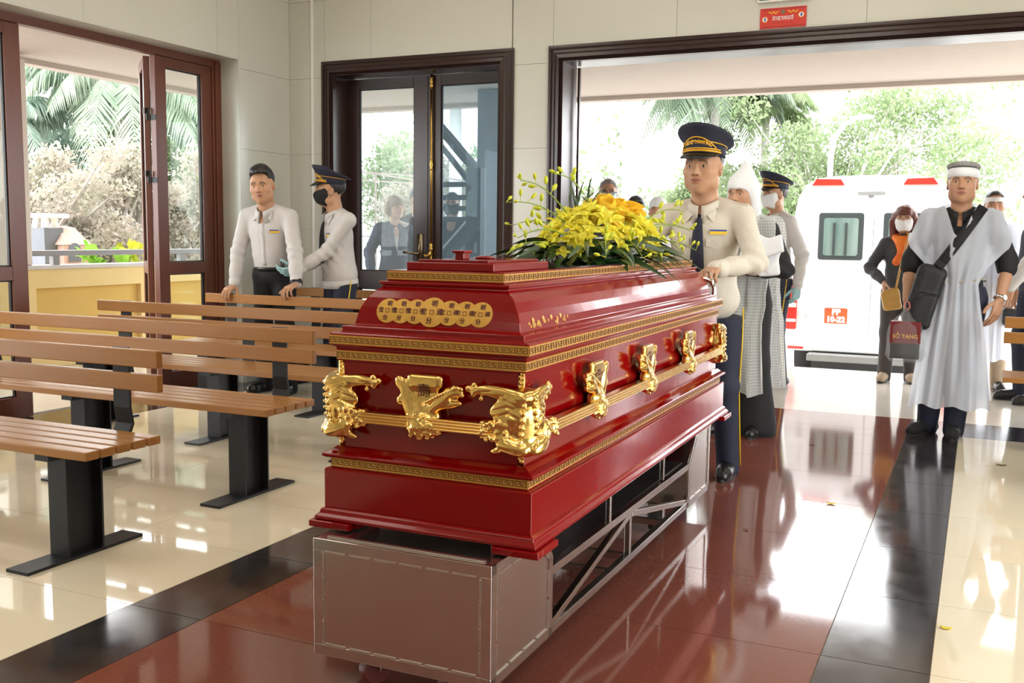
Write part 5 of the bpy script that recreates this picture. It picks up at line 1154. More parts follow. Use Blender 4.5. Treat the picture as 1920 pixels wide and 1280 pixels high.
def shirt(r, m, hem=.93, sleeve='long', fold=.006, seed=1, name='shirt', loose=0.0, neck=True, freq=20, arms='RL', vneck=0.0, slv=.0):
    S, b = r.S, r.build; pts = np.array([r.sh['R'], r.sh['L'], r.wr['R'], r.wr['L'], r.el['R'], r.el['L'], r.T(0, 0, hem), r.T(0, 0, 1.48)]); lo = pts.min(0)-.16*S; hi = pts.max(0)+.16*S; hi[1] = max(hi[1], r.T(0, .2, 1.2)[1]); lo[1] = min(lo[1], r.T(0, -.2, 1.2)[1])
    s = SDF(lo, hi, .0078*r.res); k = .05*S; q = loose*S
    s.ell(r.T(0, .004, 1.235), (.156*S*b+q, .108*S*b+q, .160*S), R=r.Rt); s.ell(r.T(0, .014*b, 1.07), (.145*S*b+q, .112*S*b+q, .17*S), R=r.Rt, k=k); s.ell(r.T(0, .0, .93), (.155*S*b+q, .115*S*b+q, .13*S), R=r.Rt, k=k)
    s.cap(r.T(.10, -.012, 1.335), r.T(-.10, -.012, 1.335), .060*S, k=k)
    up = r.Rt@np.array([0, 0, 1]); s.cut(r.T(0, 0, hem), -up)
    for g, nm in ((1, 'R'), (-1, 'L')): s.cap(r.T(g*.035, -.022, 1.396), r.T(g*.12, -.014, 1.36), .045*S, .05*S, k=.03*S)
    ts = SDF(lo, hi, .0078*r.res); ts.d = s.d.copy()
    for g, nm in ((1, 'R'), (-1, 'L')):
        s.cap(r.T(g*.035, -.022, 1.396), r.sh[nm], .045*S, .056*S*b**.5, k=.03*S)
        if nm in arms:
            el, wr = r.el[nm], r.wr[nm]
            if sleeve == 'long': e = wr+(el-wr)*.03; s.chain([r.sh[nm], el, el*.45+wr*.55, e], [.059*S*b**.5+slv, .053*S*b**.5+slv, .048*S+slv, .040*S+slv], .022*S)
            elif sleeve == 'elbow': s.chain([r.sh[nm], el*.9+r.sh[nm]*.1, el*.88+wr*.12], [.066*S*b**.5, .062*S, .060*S], .022*S)
            else: s.chain([r.sh[nm], el*.55+r.sh[nm]*.45], [.064*S*b**.5, .062*S], .022*S)
    d0 = s.d.copy()
    if fold: s.folds(fold, seed, freq, (1, 1, .7), 6)
    ts.d = ts.d+(s.d-d0)
    for nm in arms:      # crumpling at the elbow
        if sleeve == 'long':
            el, sh, wr = r.el[nm], r.sh[nm], r.wr[nm]; ax = unit(wr-sh)
            def cr(X, Y, Z, el=el, ax=ax):
                px, py, pz = X-el[0], Y-el[1], Z-el[2]; dd = px*px+py*py+pz*pz; t = px*ax[0]+py*ax[1]+pz*ax[2]
                return .006*S*np.sin(95*t+8*px+6*py)*np.exp(-dd/(.10*S)**2)
            s.disp(cr)
    if neck: s.cap(r.T(0, .012, 1.412), r.T(0, .02, 1.50), .052*S*b**.4, .066*S, mode='s')
    if vneck: s.cap(r.T(0, .12, 1.37), r.T(0, .13, 1.37-vneck), .05*S, .008*S, mode='s')
    r.ss = ts; r.sf = s; V, F = s.mesh(); o = npmesh(name, [(V, F)], m, r.root); r.shirt = o
    return o
def cuffs(r, m, who='RL'):
    for nm in who:
        el, wr = r.el[nm], r.wr[nm]; u = unit(el-wr); mb = MB().tube([tuple(wr+u*.0), tuple(wr+u*.02), tuple(wr+u*.055)], [.038*r.S, .0405*r.S, .043*r.S], 18, caps=False); obj('cuff', mb, m, r.shirt, smooth=True, solid=.003)
def collar(r, m, spread=.5, open_=.02, parent=None):
    S, b = r.S, r.build**.4; rx, ry = .064*S*b, .066*S*b; P = []
    N = 25
    for i, (zz, fl) in enumerate(((1.345, 1.34), (1.422, 1.0), (1.431, 1.02), (1.424, 1.13), (1.395, 1.26))):
        row = []
        for k in range(N):
            a = PI/2+open_*6+(2*PI-open_*12)*k/(N-1); fr = max(0, math.sin(a)); dz = -.030*fr*fr-(.028*fr**6*(i >= 4)); row.append(r.T(rx/S*fl*math.cos(a), .008+ry/S*fl*math.sin(a)+.012*fr, zz+dz))
        P.append(row)
    mb = MB(); mb.grid(P); o = obj('collar', mb, m, parent or r.shirt, smooth=True, solid=.003)
    # collar points
    for g in (-1, 1):
        y = front_y(r.ss, *(r.T(g*.045, 0, 1.33)[[0, 2]]))+.004; A = r.T(g*.012, 0, 1.377); A[1] = front_y(r.ss, A[0], A[2]-.02)+.012; B = r.T(g*(.045+.03*spread), 0, 1.312); B[1] = front_y(r.ss, B[0], B[2])+.006; Cc = r.T(g*.075, 0, 1.37); Cc[1] = front_y(r.ss, Cc[0], Cc[2]-.01)+.002; D_ = r.T(g*.055, .055, 1.408)
        mb = MB().add([A, B, Cc, D_], [(0, 1, 2, 3) if g > 0 else (3, 2, 1, 0)]); obj('collar_point', mb, m, parent or r.shirt, solid=.004)
def chest_strip(r, name, m, pts, w, parent=None, off=.004, solid=.004, smooth=True):
    """a band lying on the front of the shirt through (x,z) torso points; w width or list"""
    S = r.S; n = len(pts); W_ = w if hasattr(w, '__len__') else [w]*n; P = []
    for i, (x, z) in enumerate(pts):
        a = np.array(pts[max(i-1, 0)]); c = np.array(pts[min(i+1, n-1)]); d = unit(c-a); nn = np.array([-d[1], d[0]]); row = []
        for t in (-.5, 0, .5):
            q = r.T(x+nn[0]*W_[i]*t, 0, z+nn[1]*W_[i]*t); q[1] = front_y(r.ss, q[0], q[2], q[1]+.1)+off; row.append(q)
        P.append(row)
    if n > 3:
        A = np.array(P); 
        for _ in range(2): A[1:-1, :, 1] = (A[:-2, :, 1]+A[1:-1, :, 1]*2+A[2:, :, 1])/4
        P = A
    mb = MB(); mb.grid([[tuple(q) for q in row] for row in P]); return obj(name, mb, m, parent or r.root, smooth=smooth, solid=solid)
def tie(r, m=None, z1=1.04):
    m = m or M_navy; chest_strip(r, 'tie', m, [(0, 1.385), (0, 1.36), (0, 1.336), (0, 1.315), (0, 1.27), (0, 1.22), (0, 1.16), (0, 1.10), (0, z1+.03), (0, z1)], [.038, .036, .026, .036, .048, .058, .066, .072, .076, .03], off=.009, solid=.006)
def placket(r, m, z0=.95): chest_strip(r, 'placket', m, [(0, z) for z in np.linspace(1.335, z0, 14)], .032, r.shirt, off=.0015, solid=.002); mb = MB(); [mb.ell(tuple(_fy(r, 0, z, .004)), (.005, .002, .005), 8, 5) for z in np.arange(1.31, z0, -.085)]; obj('buttons', mb, m, r.shirt, smooth=True)
def _fy(r, x, z, off): q = r.T(x, 0, z); q[1] = front_y(r.ss, q[0], q[2], q[1]+.1)+off; return q
def badge(r, x, z, w=.075, tilt=.08):
    q = _fy(r, x, z, .006); a = np.array(_fy(r, x-.03, z, .006)); c = np.array(_fy(r, x+.03, z, .006)); ux = unit(c-a); uz = unit(r.Rt@np.array([tilt, 0, 1])); ny = np.cross(uz, ux)
    M4 = frame(q, ux, uz, np.cross(ux, uz)); R3 = M4.to_3x3()
    t = obj('name_badge', MB().box(tuple(q), (w, .015, .003), R3), M_badgey, r.root); obj('badge_stripe', MB().box(tuple(Vector(q)+Vector(uz)*.0115), (w, .008, .003), R3), M_badgeb, t)
    return t
def pocket(r, m, x, z):
    pts = [(-.052, .02), (.052, .02), (.052, -.018), (0, -.034), (-.052, -.018)]; V = [tuple(_fy(r, x+a, z+c, .004)) for a, c in pts]; obj('pocket_flap', MB().add(V, [(4, 3, 2, 1, 0)]), m, r.shirt, solid=.003)
def epaulettes(r, m):
    for nm, g in (('R', 1), ('L', -1)):
        a = r.T(g*.07, -.02, 1.432); c = r.sh[nm]+r.Rt@np.array([g*.03, 0, .055])*r.S; obj('epaulette', MB().bar(tuple(a+np.array([0, 0, -.006])), tuple(c), .045, .006), m, r.shirt, bevel=.002)
def waistband(r, m, z=.945, h=.055):
    S, b = r.S, r.build; P = []
    for zz in (z-h/2, z+h/2): P.append([tuple(r.T(.165*b*math.cos(a)*1.0, .006+.124*b*math.sin(a), zz)) for a in np.linspace(0, 2*PI, 33)])
    mb = MB(); mb.grid(P); obj('waistband', mb, m, r.shirt, smooth=True, solid=.006)
def trousers(r, m, top=.97, seed=3, flare=0.0, name='trousers', piping=None, end=.05, wide=1.0, tuck=1.0):
    S, b = r.S, r.build; pts = np.array([r.hip['R'], r.hip['L'], r.kn['R'], r.kn['L'], r.an['R'], r.an['L'], r.T(0, 0, top)]); s = SDF(pts.min(0)-.17*S, pts.max(0)+.17*S, .0095*r.res); k = .04*S
    s.ell(r.T(0, .0, .925), (.160*S*b*tuck, .118*S*b*tuck, .12*S), R=r.Rt)
    for nm in 'RL':
        an = r.an[nm]-np.array([0, 0, end]); s.chain([r.hip[nm]-np.array([0, 0, .03]), r.kn[nm], an], [.092*S*b*wide, (.070+flare*.3)*S*wide, (.060+flare)*S*wide], k)
    s.folds(.004*S, seed, 16, (1, 1, .6), 5); up = r.Rt@np.array([0, 0, 1]); s.cut(r.T(0, 0, top), up); V, F = s.mesh(); o = npmesh(name, [(V, F)], m, r.root)
    if piping:
        for nm, g in (('R', 1), ('L', -1)):
            P = [r.hip[nm]+np.array([g*.095*S*b, 0, -.0]), (r.hip[nm]+r.kn[nm])/2+np.array([g*.085*S*b, 0, 0]), r.kn[nm]+np.array([g*.074*S, 0, 0]), (r.kn[nm]+r.an[nm])/2+np.array([g*.068*S, 0, 0]), r.an[nm]+np.array([g*.064*S, 0, -.03])]
            obj('piping', MB().tube([tuple(p) for p in P], .004, 6), piping, o, smooth=True)
    return o
def shoes(r, m, ln=.26, hgt=.06):
    for nm, g in (('R', 1), ('L', -1)):
        a = r.an[nm]; yaw = r.ft[nm][2]; d = np.array([math.sin(-yaw), math.cos(yaw), 0]); lf = (r.ft[nm][3] if len(r.ft[nm]) > 3 else 0)
        s = SDF((a[0]-.22, a[1]-.26, -.004+lf), (a[0]+.22, a[1]+.30, .17+lf), .0052); p = np.array([a[0], a[1], lf]); S = r.S
        s.chain([p-d*.055*S+np.array([0, 0, .038]), p+d*.06*S+np.array([0, 0, .042]), p+d*.135*S+np.array([0, 0, .034]), p+d*.165*S+np.array([0, 0, .028])], [.038, .041, .041, .033], .01); s.cap(p+np.array([0, 0, .05]), p-d*.005+np.array([0, 0, .125]), .042, .044, k=.03)
        s.cut((0, 0, lf+.001), (0, 0, -1)); o = npmesh('shoe', [s.mesh()], m, r.root)
        mb = MB(); n = 28; P = []
        for kk in range(n):
            t = 2*PI*kk/n; x, y = .044*math.cos(t)*(1-.12*math.sin(t)), .06*S+.138*math.sin(t); P.append((p[0]+x*d[1]+y*d[0], p[1]-x*d[0]*1.0+y*d[1]))
        mb.prism(P, .016, Matrix.Translation((0, 0, lf+.0005))); obj('sole', mb, M_rubber, o)
def hair(r, m, style='short', name='hair'):
    s = SDF((-.13, -.16, -.22), (.13, .14, .17), .0045*r.res)
    if style in ('short', 'officer', 'grey'):
        up = .018 if style == 'short' else .004
        s.ell((0, -.018, .040+up*.5), (.0825, .103, .090+up))
        if style == 'short': s.ell((0, .035, .105), (.062, .060, .040), k=.03)
        s.box((0, .13, -.03), (.2, .085, .120), rd=.02, k=.010, mode='s'); s.box((0, .02, -.145), (.2, .2, .115), rd=.01, k=.01, mode='s')
        for g in (-1, 1): s.box((g*.083, .035, .0), (.03, .035, .048), rd=.01, k=.01, mode='s'); s.cap((g*.075, -.012, .02), (g*.078, -.012, -.022), .008, k=.006)
        s.folds(.0035, 4, 120, (1, .6, .4), 5)
    elif style in ('bob', 'long'):
        ln = -.11 if style == 'bob' else -.17
        s.ell((0, -.016, .042), (.092, .112, .094)); wd = .092 if style == 'bob' else .10
        for g in (-1, 1): s.chain([(g*.075, .0, .03), (g*wd, -.005, -.05), (g*(wd-.005), .004, ln)], [.036, .040, .028], .03)
        s.cap((0, -.06, .0), (0, -.06, ln), .07, .06, k=.04); s.box((0, .13, -.07), (.062, .085, .105), rd=.03, k=.02, mode='s'); s.folds(.006, 6, 90, (1, 1, .25), 6)
    elif style == 'fringe':
        s.ell((0, -.014, .042), (.090, .110, .092)); s.ell((0, .06, .055), (.07, .035, .035), k=.03)
        for g in (-1, 1): s.chain([(g*.075, .0, .03), (g*.086, -.005, -.03), (g*.078, .0, -.075)], [.034, .034, .020], .03)
        s.cap((0, -.06, .0), (0, -.055, -.09), .066, .05, k=.04); s.box((0, .14, -.075), (.058, .085, .10), rd=.03, k=.015, mode='s'); s.folds(.006, 6, 100, (1, 1, .25), 6)
    return head_np(r, name, s.mesh(), m)
def mask(r, m, name='face_mask', loops=True):
    s = SDF((-.10, -.02, -.14), (.10, .14, .03), .004*r.res)
    s.ell((0, .024, -.014), (.077, .083, .098)); s.ell((0, .030, -.064), (.065, .064, .054), k=.03); s.ell((.043, .052, -.021), (.031, .031, .029), k=.02); s.ell((-.043, .052, -.021), (.031, .031, .029), k=.02); s.ell((0, .064, -.05), (.036, .046, .036), k=.03); s.cap((0, .085, -.005), (0, .10, -.03), .014, .018, k=.02)
    s.cut((0, .10, -.004), (0, .42, 1)); s.cut((0, 0, -.122), (0, .3, -1)); s.cut((0, .022, 0), (0, -1, .25)); o = head_np(r, name, s.mesh(), m)
    if loops:
        mb = MB()
        for g in (-1, 1): mb.tube([(g*.071, .03, -.02), (g*.080, .008, .012), (g*.085, -.018, .028)], .0014, 5); mb.tube([(g*.062, .02, -.082), (g*.078, .0, -.045), (g*.084, -.02, -.022)], .0014, 5)
        head_obj(r, 'ear_loops', mb, m, o, smooth=True)
    return o
def peaked_cap(r, words=True, tilt=.12, sc=1.0):
    cap = None; MT = Matrix.Translation((0, -.010, .062)) @ Matrix.Rotation(tilt, 4, 'X') @ Matrix.Scale(sc, 4); n = 48
    def ring(fr, z0, lift, back=0.0):
        out = []
        for k in range(n):
            a = 2*PI*k/n; y = math.sin(a); out.append(MT @ Vector((.083*fr*math.cos(a), .101*fr*y+back, z0+lift*y)))
        return out
    def shellm(rings, capit=True):
        mb = MB(); vs = [v for R_ in rings for v in R_]; fs = [(i*n+k, i*n+(k+1) % n, (i+1)*n+(k+1) % n, (i+1)*n+k) for i in range(len(rings)-1) for k in range(n)]
        if capit: fs.append(tuple(range((len(rings)-1)*n, len(rings)*n)))
        return mb.add(vs, fs)
    cap = head_obj(r, 'cap', shellm([ring(1.03, .03, 0), ring(1.07, .038, .008), ring(1.20, .050, .020), ring(1.35, .062, .030), ring(1.40, .069, .034), ring(1.385, .075, .035), ring(1.25, .080, .033), ring(.9, .083, .030), ring(.4, .085, .028)]), M_navy, smooth=True)
    head_obj(r, 'cap_band', shellm([ring(1.0, -.012, 0), ring(1.035, -.010, 0), ring(1.045, .034, .002), ring(1.0, .036, .002)], False), M_navy, cap, smooth=True)
    mb = MB(); P = []
    for i in range(5):
        u = i/4; row = []
        for k in range(17):
            a = PI/2+(k/16-.5)*2.35; e = math.cos((k/16-.5)*PI)**.8; row.append(MT @ Vector((.083*math.cos(a)*(1.03+.42*u*e), .101*math.sin(a)*(1.03+.42*u*e), -.008-.022*u*e-.012*u*u*e)))
        P.append(row)
    mb.grid(P); head_obj(r, 'visor', mb, M_blackl, cap, smooth=True, solid=.003*1)
    prof = lambda z: float(np.interp(z, [-.012, .034, .046, .070, .092, .103], [1.04, 1.055, 1.08, 1.205, 1.355, 1.40]))
    def arc(rr, z, lift, half, rad, nm, mm, m2=20, rise=0.0):
        pts = []
        for k in range(m2+1):
            t = k/m2*2-1; a = PI/2+t*half; zz = z+lift*math.sin(a)+rise*(1-t*t); q_ = max(rr, prof(zz)*.985+.03) if rise else rr; pts.append(MT @ Vector((.083*q_*math.cos(a), .101*q_*math.sin(a), zz)))
        return head_obj(r, nm, MB().tube(pts, rad, 6), mm, cap, smooth=True)
    arc(1.06, .000, 0, 1.25, .0052, 'chin_braid', M_goldb); arc(1.065, .009, 0, 1.2, .0035, 'chin_braid', M_goldb)
    arc(1.065, .034, .004, PI, .0026, 'gold_piping', M_goldb, 48)
    arc(1.08, .010, 0, .98, .0034, 'badge_border', M_goldb, rise=.044)
    if words:
        o = text_mesh('cap_lettering', 'TANG LỄ THÀNH PHỐ', .0225, M_goldb, cap, Matrix.Identity(4), extrude=.0004, bold=.0008)
        xs = [v.co.x for v in o.data.vertices]; hw = max(abs(min(xs)), abs(max(xs)))
        for v in o.data.vertices:
            t = v.co.x/hw; a = PI/2+t*.76; zz = .0275+v.co.y*(.92-.25*t*t)+.013*(1-t*t)-.006; rr = prof(zz)*.985+.035+v.co.z*3; q = MT @ Vector((.083*rr*math.cos(a), .101*rr*math.sin(a), zz)); v.co = Vector(r.h2l(np.array(q)))
    return cap
def cloth_sheet(name, m, parent, fn, nu=40, nv=40, solid=0.0):
    mb = MB(); mb.grid([[tuple(fn(i/(nu-1), j/(nv-1))) for j in range(nv)] for i in range(nu)]); return obj(name, mb, m, parent, smooth=True, solid=solid)
def watch(r, nm, m_strap, m_face, rad=.033):
    wr, el = r.wr[nm], r.el[nm]; u = unit(el-wr); c = wr+u*.015; hn = r.hd[nm]; n = -unit(np.array(hn['n'])-u*(np.array(hn['n'])@u)); t = np.cross(u, n); R = rad*r.S*r.build**.4
    mb = MB(); P = [[tuple(c+u*w+(t*math.cos(a)*R*1.1+n*math.sin(a)*R*.95)) for a in np.linspace(0, 2*PI, 25)] for w in (-.009, .009)]; mb.grid(P); s = obj('watch_strap', mb, m_strap, r.root, smooth=True, solid=.003)
    f = MB(); f.lathe([(.018, 0), (.019, .004), (.017, .008), (.004, .0085)], 20, frame(c+n*R*.93, t, u, n)); obj('watch_face', f, m_face, s, autos=.7)
# ------------------------------------------------------------------ the officer pushing the trolley
r = person('officer in cream uniform and navy peaked cap pushing the coffin trolley', (-1.245, 4.99), (-0.04, -1), H=1.675, hres=.0031, lean=.10, build=1.10, head=(-.08, .10, 0), hscale=1.12, skin=(0.52, 0.29, 0.175),
    handL=dict(pos=(-1.112, 4.615, 1.072), d=(-.05, -1, -.10), n=(0, -.15, -1), curl=(.95, 1.1, .8), tc=.8, hint=(-.9, -.6, -.4)), handR=dict(pos=(-1.50, 4.615, 1.072), d=(.05, -1, -.10), n=(0, -.15, -1), curl=(.95, 1.1, .8), tc=.8, hint=(.9, -.6, -.4)),
    feet=dict(R=(.10, .10, -.1), L=(-.115, -.12, .1)))
shirt(r, M_shirtc, hem=.80, seed=11, fold=.008, loose=.006, freq=17); cuffs(r, M_shirtc); collar(r, M_shirtc, .8); tie(r, z1=.99); placket(r, M_shirtc, .84); pocket(r, M_shirtc, -.095, 1.215); pocket(r, M_shirtc, .095, 1.215); badge(r, -.10, 1.262, .082); epaulettes(r, M_shirtc)
trousers(r, M_navy, top=.84, seed=5, piping=M_badgey); shoes(r, M_blackl); hair(r, M_hairb, 'officer'); peaked_cap(r, True, .10, 1.06)
mb = MB(); hw = r.wr['L']; dd = unit(r.hd['L']['d']); q = hw+dd*.10+np.array([0, 0, -.005]); P = [tuple(q+np.array([.0, 0, 0])+np.array([math.cos(a)*.011, 0, math.sin(a)*.011])) for a in np.linspace(0, 2*PI, 17)]
obj('ring', MB().tube(P, .0022, 6), M_silver, r.root, smooth=True)
# ------------------------------------------------------------------ the young man leaning on the bench
r = person('young man in white shirt and black trousers leaning on a bench back', (-4.835, 6.15), (.15, -.99), H=1.69, hres=.0031, lean=.20, build=.98, head=(.22, .10, .05), hscale=1.09, skin=(0.52, 0.285, 0.165),
    handR=dict(pos=(-5.045, 5.945, .815), d=(.08, -.9, -.22), n=(0, -.25, -1), curl=(.45, .75, .5), tc=.2, hint=(1, -.6, .2)), handL=dict(pos=(-4.475, 5.945, .815), d=(-.05, -.9, -.22), n=(0, -.25, -1), curl=(.45, .75, .5), tc=.2, hint=(-1, -.6, .2)),
    feet=dict(R=(.12, -.05, -.2), L=(-.12, .0, .2)))
shirt(r, M_shirtw, hem=.93, seed=21, fold=.0075, freq=18); cuffs(r, M_shirtw); collar(r, M_shirtw, .9, .035); placket(r, M_shirtw, .98); badge(r, -.095, 1.235, .068, .18)
trousers(r, M_blackc, top=.965, seed=6, tuck=1.10); shoes(r, M_blackl); hair(r, M_hairb, 'short'); watch(r, 'L', M_blackl, M_gblack, .044)
chest_strip(r, 'belt', M_blackl, [(-.11, .95), (-.05, .95), (0, .95), (.05, .95), (.11, .95)], .032, off=.013)
# ------------------------------------------------------------------ the officer with the black mask
r = person('officer in white uniform, peaked cap and black mask pulling on gloves', (-4.375, 6.35), (-.50, -.86), H=1.655, hres=.0033, lean=.08, build=1.03, head=(-.38, .06, 0), hscale=1.05, skin=(0.52, 0.285, 0.165),
    handL=dict(pos=(-4.545, 6.05, .945), d=(-.88, -.28, -.18), n=(.1, .75, .6), curl=(.4, .5, .3), glove=M_teal, hint=(-.3, -1, -.4), size=1.08), handR=dict(pos=(-4.585, 6.145, .955), d=(-.9, -.30, -.10), n=(0, -.2, 1), curl=(.35, .7, .6), glove=M_gblack, hint=(.5, -1, -.3), size=1.08),
    feet=dict(R=(.10, -.02, -.2), L=(-.10, .05, .15)))
shirt(r, M_shirtw, hem=.835, seed=31, fold=.008, loose=.008, freq=16); cuffs(r, M_shirtw); collar(r, M_shirtw, .7); tie(r, M_blackc, z1=1.02); waistband(r, M_shirtw, .865, .06); badge(r, -.095, 1.235, .07, -.1)
trousers(r, M_navy, top=.865, seed=7, piping=M_badgey); shoes(r, M_blackl); hair(r, M_hairb, 'officer'); mask(r, M_maskb); peaked_cap(r, True, .10, 1.04)
# ------------------------------------------------------------------ mourner in white gauze with a shoulder bag
r = person('mourner in white gauze robe and headband with a black shoulder bag', (-.125, 6.86), (-.02, -1), H=1.685, hres=.0031, build=1.0, head=(.0, .04, 0), hscale=1.07, skin=(0.46, 0.245, 0.145),
    handR=dict(pos=(-.405, 6.78, .845), d=(.02, -.12, -1), n=(.85, .3, 0), curl=(.95, 1.0, .6), bare=True, tc=.6, hint=(.6, -1, 0)), handL=dict(pos=(.118, 6.80, .86), d=(-.18, -.22, -1), n=(-.75, .6, 0), curl=(.30, .40, .3), bare=True, tc=-.1, hint=(-.7, -1, 0)),
    feet=dict(R=(.125, .02, -.55), L=(-.03, .06, .0)))
shirt(r, M_blackc, hem=.84, sleeve='elbow', seed=41, fold=.005); collar(r, M_blackc, .7, .03); trousers(r, M_navy, top=.95, seed=8, wide=1.08); shoes(r, M_blackc); hair(r, M_hairb, 'officer')
S = r.S
def robe(r, m, wprof, z1, z0=1.395, back=True, fold=.010, flare=.05, seed=0, yoff=.030, name='robe', over=True):
    """two hanging sheets joined along the shoulder line; over: falls outside the sleeves too"""
    vs, ws = zip(*wprof); S = r.S; ss = r.sf if over else r.ss; XM = .30*S if over else .13*S; NX = 61 if over else 27
    zs = np.linspace(.86*S, z0*S, 40); xs = np.linspace(-XM, XM, NX); YF = np.zeros((40, NX)); YK = np.zeros((40, NX)); top = np.zeros(NX)
    for c, xx in enumerate(xs):
        i = int(np.clip(round((xx-r.sf.lo[0])/r.sf.h), 0, r.sf.n[0]-1)); kz = np.nonzero((r.sf.d[i] < 0).any(axis=0))[0]; top[c] = r.sf.lo[2]+r.sf.h*(kz[-1]+1) if len(kz) else 1.2*S
        i = int(np.clip(round((xx-ss.lo[0])/ss.h), 0, ss.n[0]-1))
        for a, zz in enumerate(zs):
            k = int(np.clip(round((zz-ss.lo[2])/ss.h), 0, ss.n[2]-1)); j = np.nonzero(ss.d[i, :, k] < 0)[0]
            YF[a, c] = ss.lo[1]+ss.h*(j[-1]+.6) if len(j) else .02; YK[a, c] = -(ss.lo[1]+ss.h*(j[0]-.6)) if len(j) else .02
    for A in (YF, YK):
        B = A.copy()
        for _ in range(5): A[1:-1] = np.maximum((A[:-2]+A[1:-1]+A[2:])/3, A[1:-1]*.6+B[1:-1]*.4); A[:, 1:-1] = (A[:, :-2]+A[:, 1:-1]+A[:, 2:])/3
        A[:] = np.maximum(A, B*.9+A*.1)
    def fn(u, v, sg=1):
        nk = max(0, 1-abs(u*2-1)*.255/.10)**.8*.125 if sg > 0 else max(0, 1-abs(u*2-1)*.255/.07)*.03
        v = nk+(1-nk)*v; z = (z0+(z1-z0)*v)*S; w = np.interp(v, vs, ws)*S; x = (u*2-1)*w; A = YF if sg > 0 else YK; vt = .10
        zc = (z0+(z1-z0)*max(v, vt))*S; fz = np.clip((zc-zs[0])/(zs[-1]-zs[0]), 0, 1)*39; fx = np.clip((x-xs[0])/(xs[-1]-xs[0]), 0, 1)*(NX-1); a = min(int(fz), 38); c = min(int(fx), NX-2); ta, tc = fz-a, fx-c
        y = (A[a, c]*(1-tc)+A[a, c+1]*tc)*(1-ta)+(A[a+1, c]*(1-tc)+A[a+1, c+1]*tc)*ta
        ex = max(abs(x)-.26*S, 0) if over else max(abs(x)-.125*S, 0); low = np.clip((.95*S-z)/(.2*S), 0, 1); y = y*(1-low)+.150*S*low+yoff-ex*.22+flare*max(0, v-.35)*1.2
        f = fold*(.25+1.2*v)*(math.sin(u*26+seed+2*v)+.6*math.sin(u*47+seed*2-3*v)+.5*math.sin(u*11+seed+4*v)); zt = z+.012*math.sin(u*17+seed)*v-.25*ex*(v < .3)
        if v < vt:
            an = v/vt*PI/2; ridge = (top[c]*(1-tc)+top[c+1]*tc)+.014; yr = -.012; zb = (z0+(z1-z0)*vt)*S; rg = max(ridge, zb); zt = zb+(rg-zb)*math.cos(an); y = sg*yr+(y-sg*yr)*math.sin(an)**.6; f = f*math.sin(an)
        return np.array([x, sg*(y+f), zt])
    a = cloth_sheet(name, m, r.root, lambda u, v: fn(u, v, 1), 72, 64)
    if back: cloth_sheet('robe_back', m, a, lambda u, v: fn(u, v, -1), 48, 40)
    return a
robe(r, M_mourn, [(0, .255), (.05, .275), (.12, .30), (.17, .285), (.27, .18), (.36, .125), (.45, .14), (.65, .185), (1, .235)], .20)
P = [tuple(np.array([(.165+.0)*S*math.cos(a), (.135*S+.0)*math.sin(a)+.012, .985*S+.008*math.sin(3*a)])) for a in np.linspace(0, 2*PI, 40)]
obj('rope_belt', MB().tube(P, .004, 6), M_beige, r.root, smooth=True)
def headband(r, m, z0=.018, z1=.072, fr=1.02, name='headband', tilt=0.0):
    P = [[(.0815*fr*q*math.cos(a), -.012+.1035*fr*q*math.sin(a), z+tilt*math.sin(a)) for a in np.linspace(0, 2*PI, 41)] for z, q in ((z0, 1.0), ((z0+z1)/2, 1.02), (z1, .97))]
    mb = MB(); mb.grid([[Vector(p) for p in row] for row in P]); return head_obj(r, name, mb, m, smooth=True, solid=.003)
headband(r, M_mournw, .028, .082, 1.03, tilt=.008)
P = [(.078*math.cos(a), -.026+.098*math.sin(a), .101+.010*math.sin(a)) for a in np.linspace(0, 2*PI, 41)]
head_obj(r, 'straw_ring', MB().tube([Vector(p) for p in P], .0155, 10), mat('grey_straw', (0.34, 0.33, 0.31), rough=.9, noise=.6, nscale=90, bump=.6, bscale=90), smooth=True)
watch(r, 'L', M_silver, M_maskw)
chest_strip(r, 'bag_strap', M_blackc, [(-.13, 1.435), (-.11, 1.405), (-.08, 1.355), (-.04, 1.29), (0, 1.225), (.04, 1.165), (.08, 1.105), (.12, 1.05), (.15, 1.0)], .06, off=.042, solid=.005)
r10 = r
# ------------------------------------------------------------------ woman with the white mourning hood
r = person('woman in pointed white mourning hood and gauze behind the officer', (-1.315, 6.26), (-.22, -1), H=1.60, lean=.05, build=1.0, head=(-.12, .0, .05), hscale=1.04, female=True, skin=(0.52, 0.29, 0.18),
    handL=dict(pos=(-1.25, 6.02, 1.03), d=(-.95, -.15, -.05), n=(0, .3, 1), curl=(.5, .6, .4), hint=(-1, -.7, -.5)), handR=dict(pos=(-1.58, 6.04, 1.0), d=(.8, -.3, .1), n=(0, .3, 1), curl=(.5, .6, .4), hint=(1, -.6, -.4)))
shirt(r, M_blackc, hem=.60, seed=51, fold=.005, loose=.02, neck=True); trousers(r, M_blackc, top=.95, seed=9, flare=.055, end=.03, wide=1.1); shoes(r, M_blackl); hair(r, M_hairb, 'officer')
s = SDF((-.14, -.20, -.26), (.14, .14, .24), .0052)
s.ell((0, -.016, .045), (.094, .114, .098)); s.chain([(0, -.02, .10), (-.012, -.03, .155), (-.020, -.03, .20)], [.062, .032, .007], .05); s.cap((0, -.055, .0), (0, -.06, -.20), .080, .088, k=.04)
for g in (-1, 1): s.chain([(g*.07, .0, .0), (g*.082, -.005, -.08), (g*.075, -.02, -.18)], [.030, .028, .025], .03)
s.box((0, .13, -.115), (.064, .13, .155), rd=.03, k=.01, mode='s'); s.folds(.005, 3, 55, (1, 1, .6), 5); head_np(r, 'mourning_hood', s.mesh(), M_mournw)
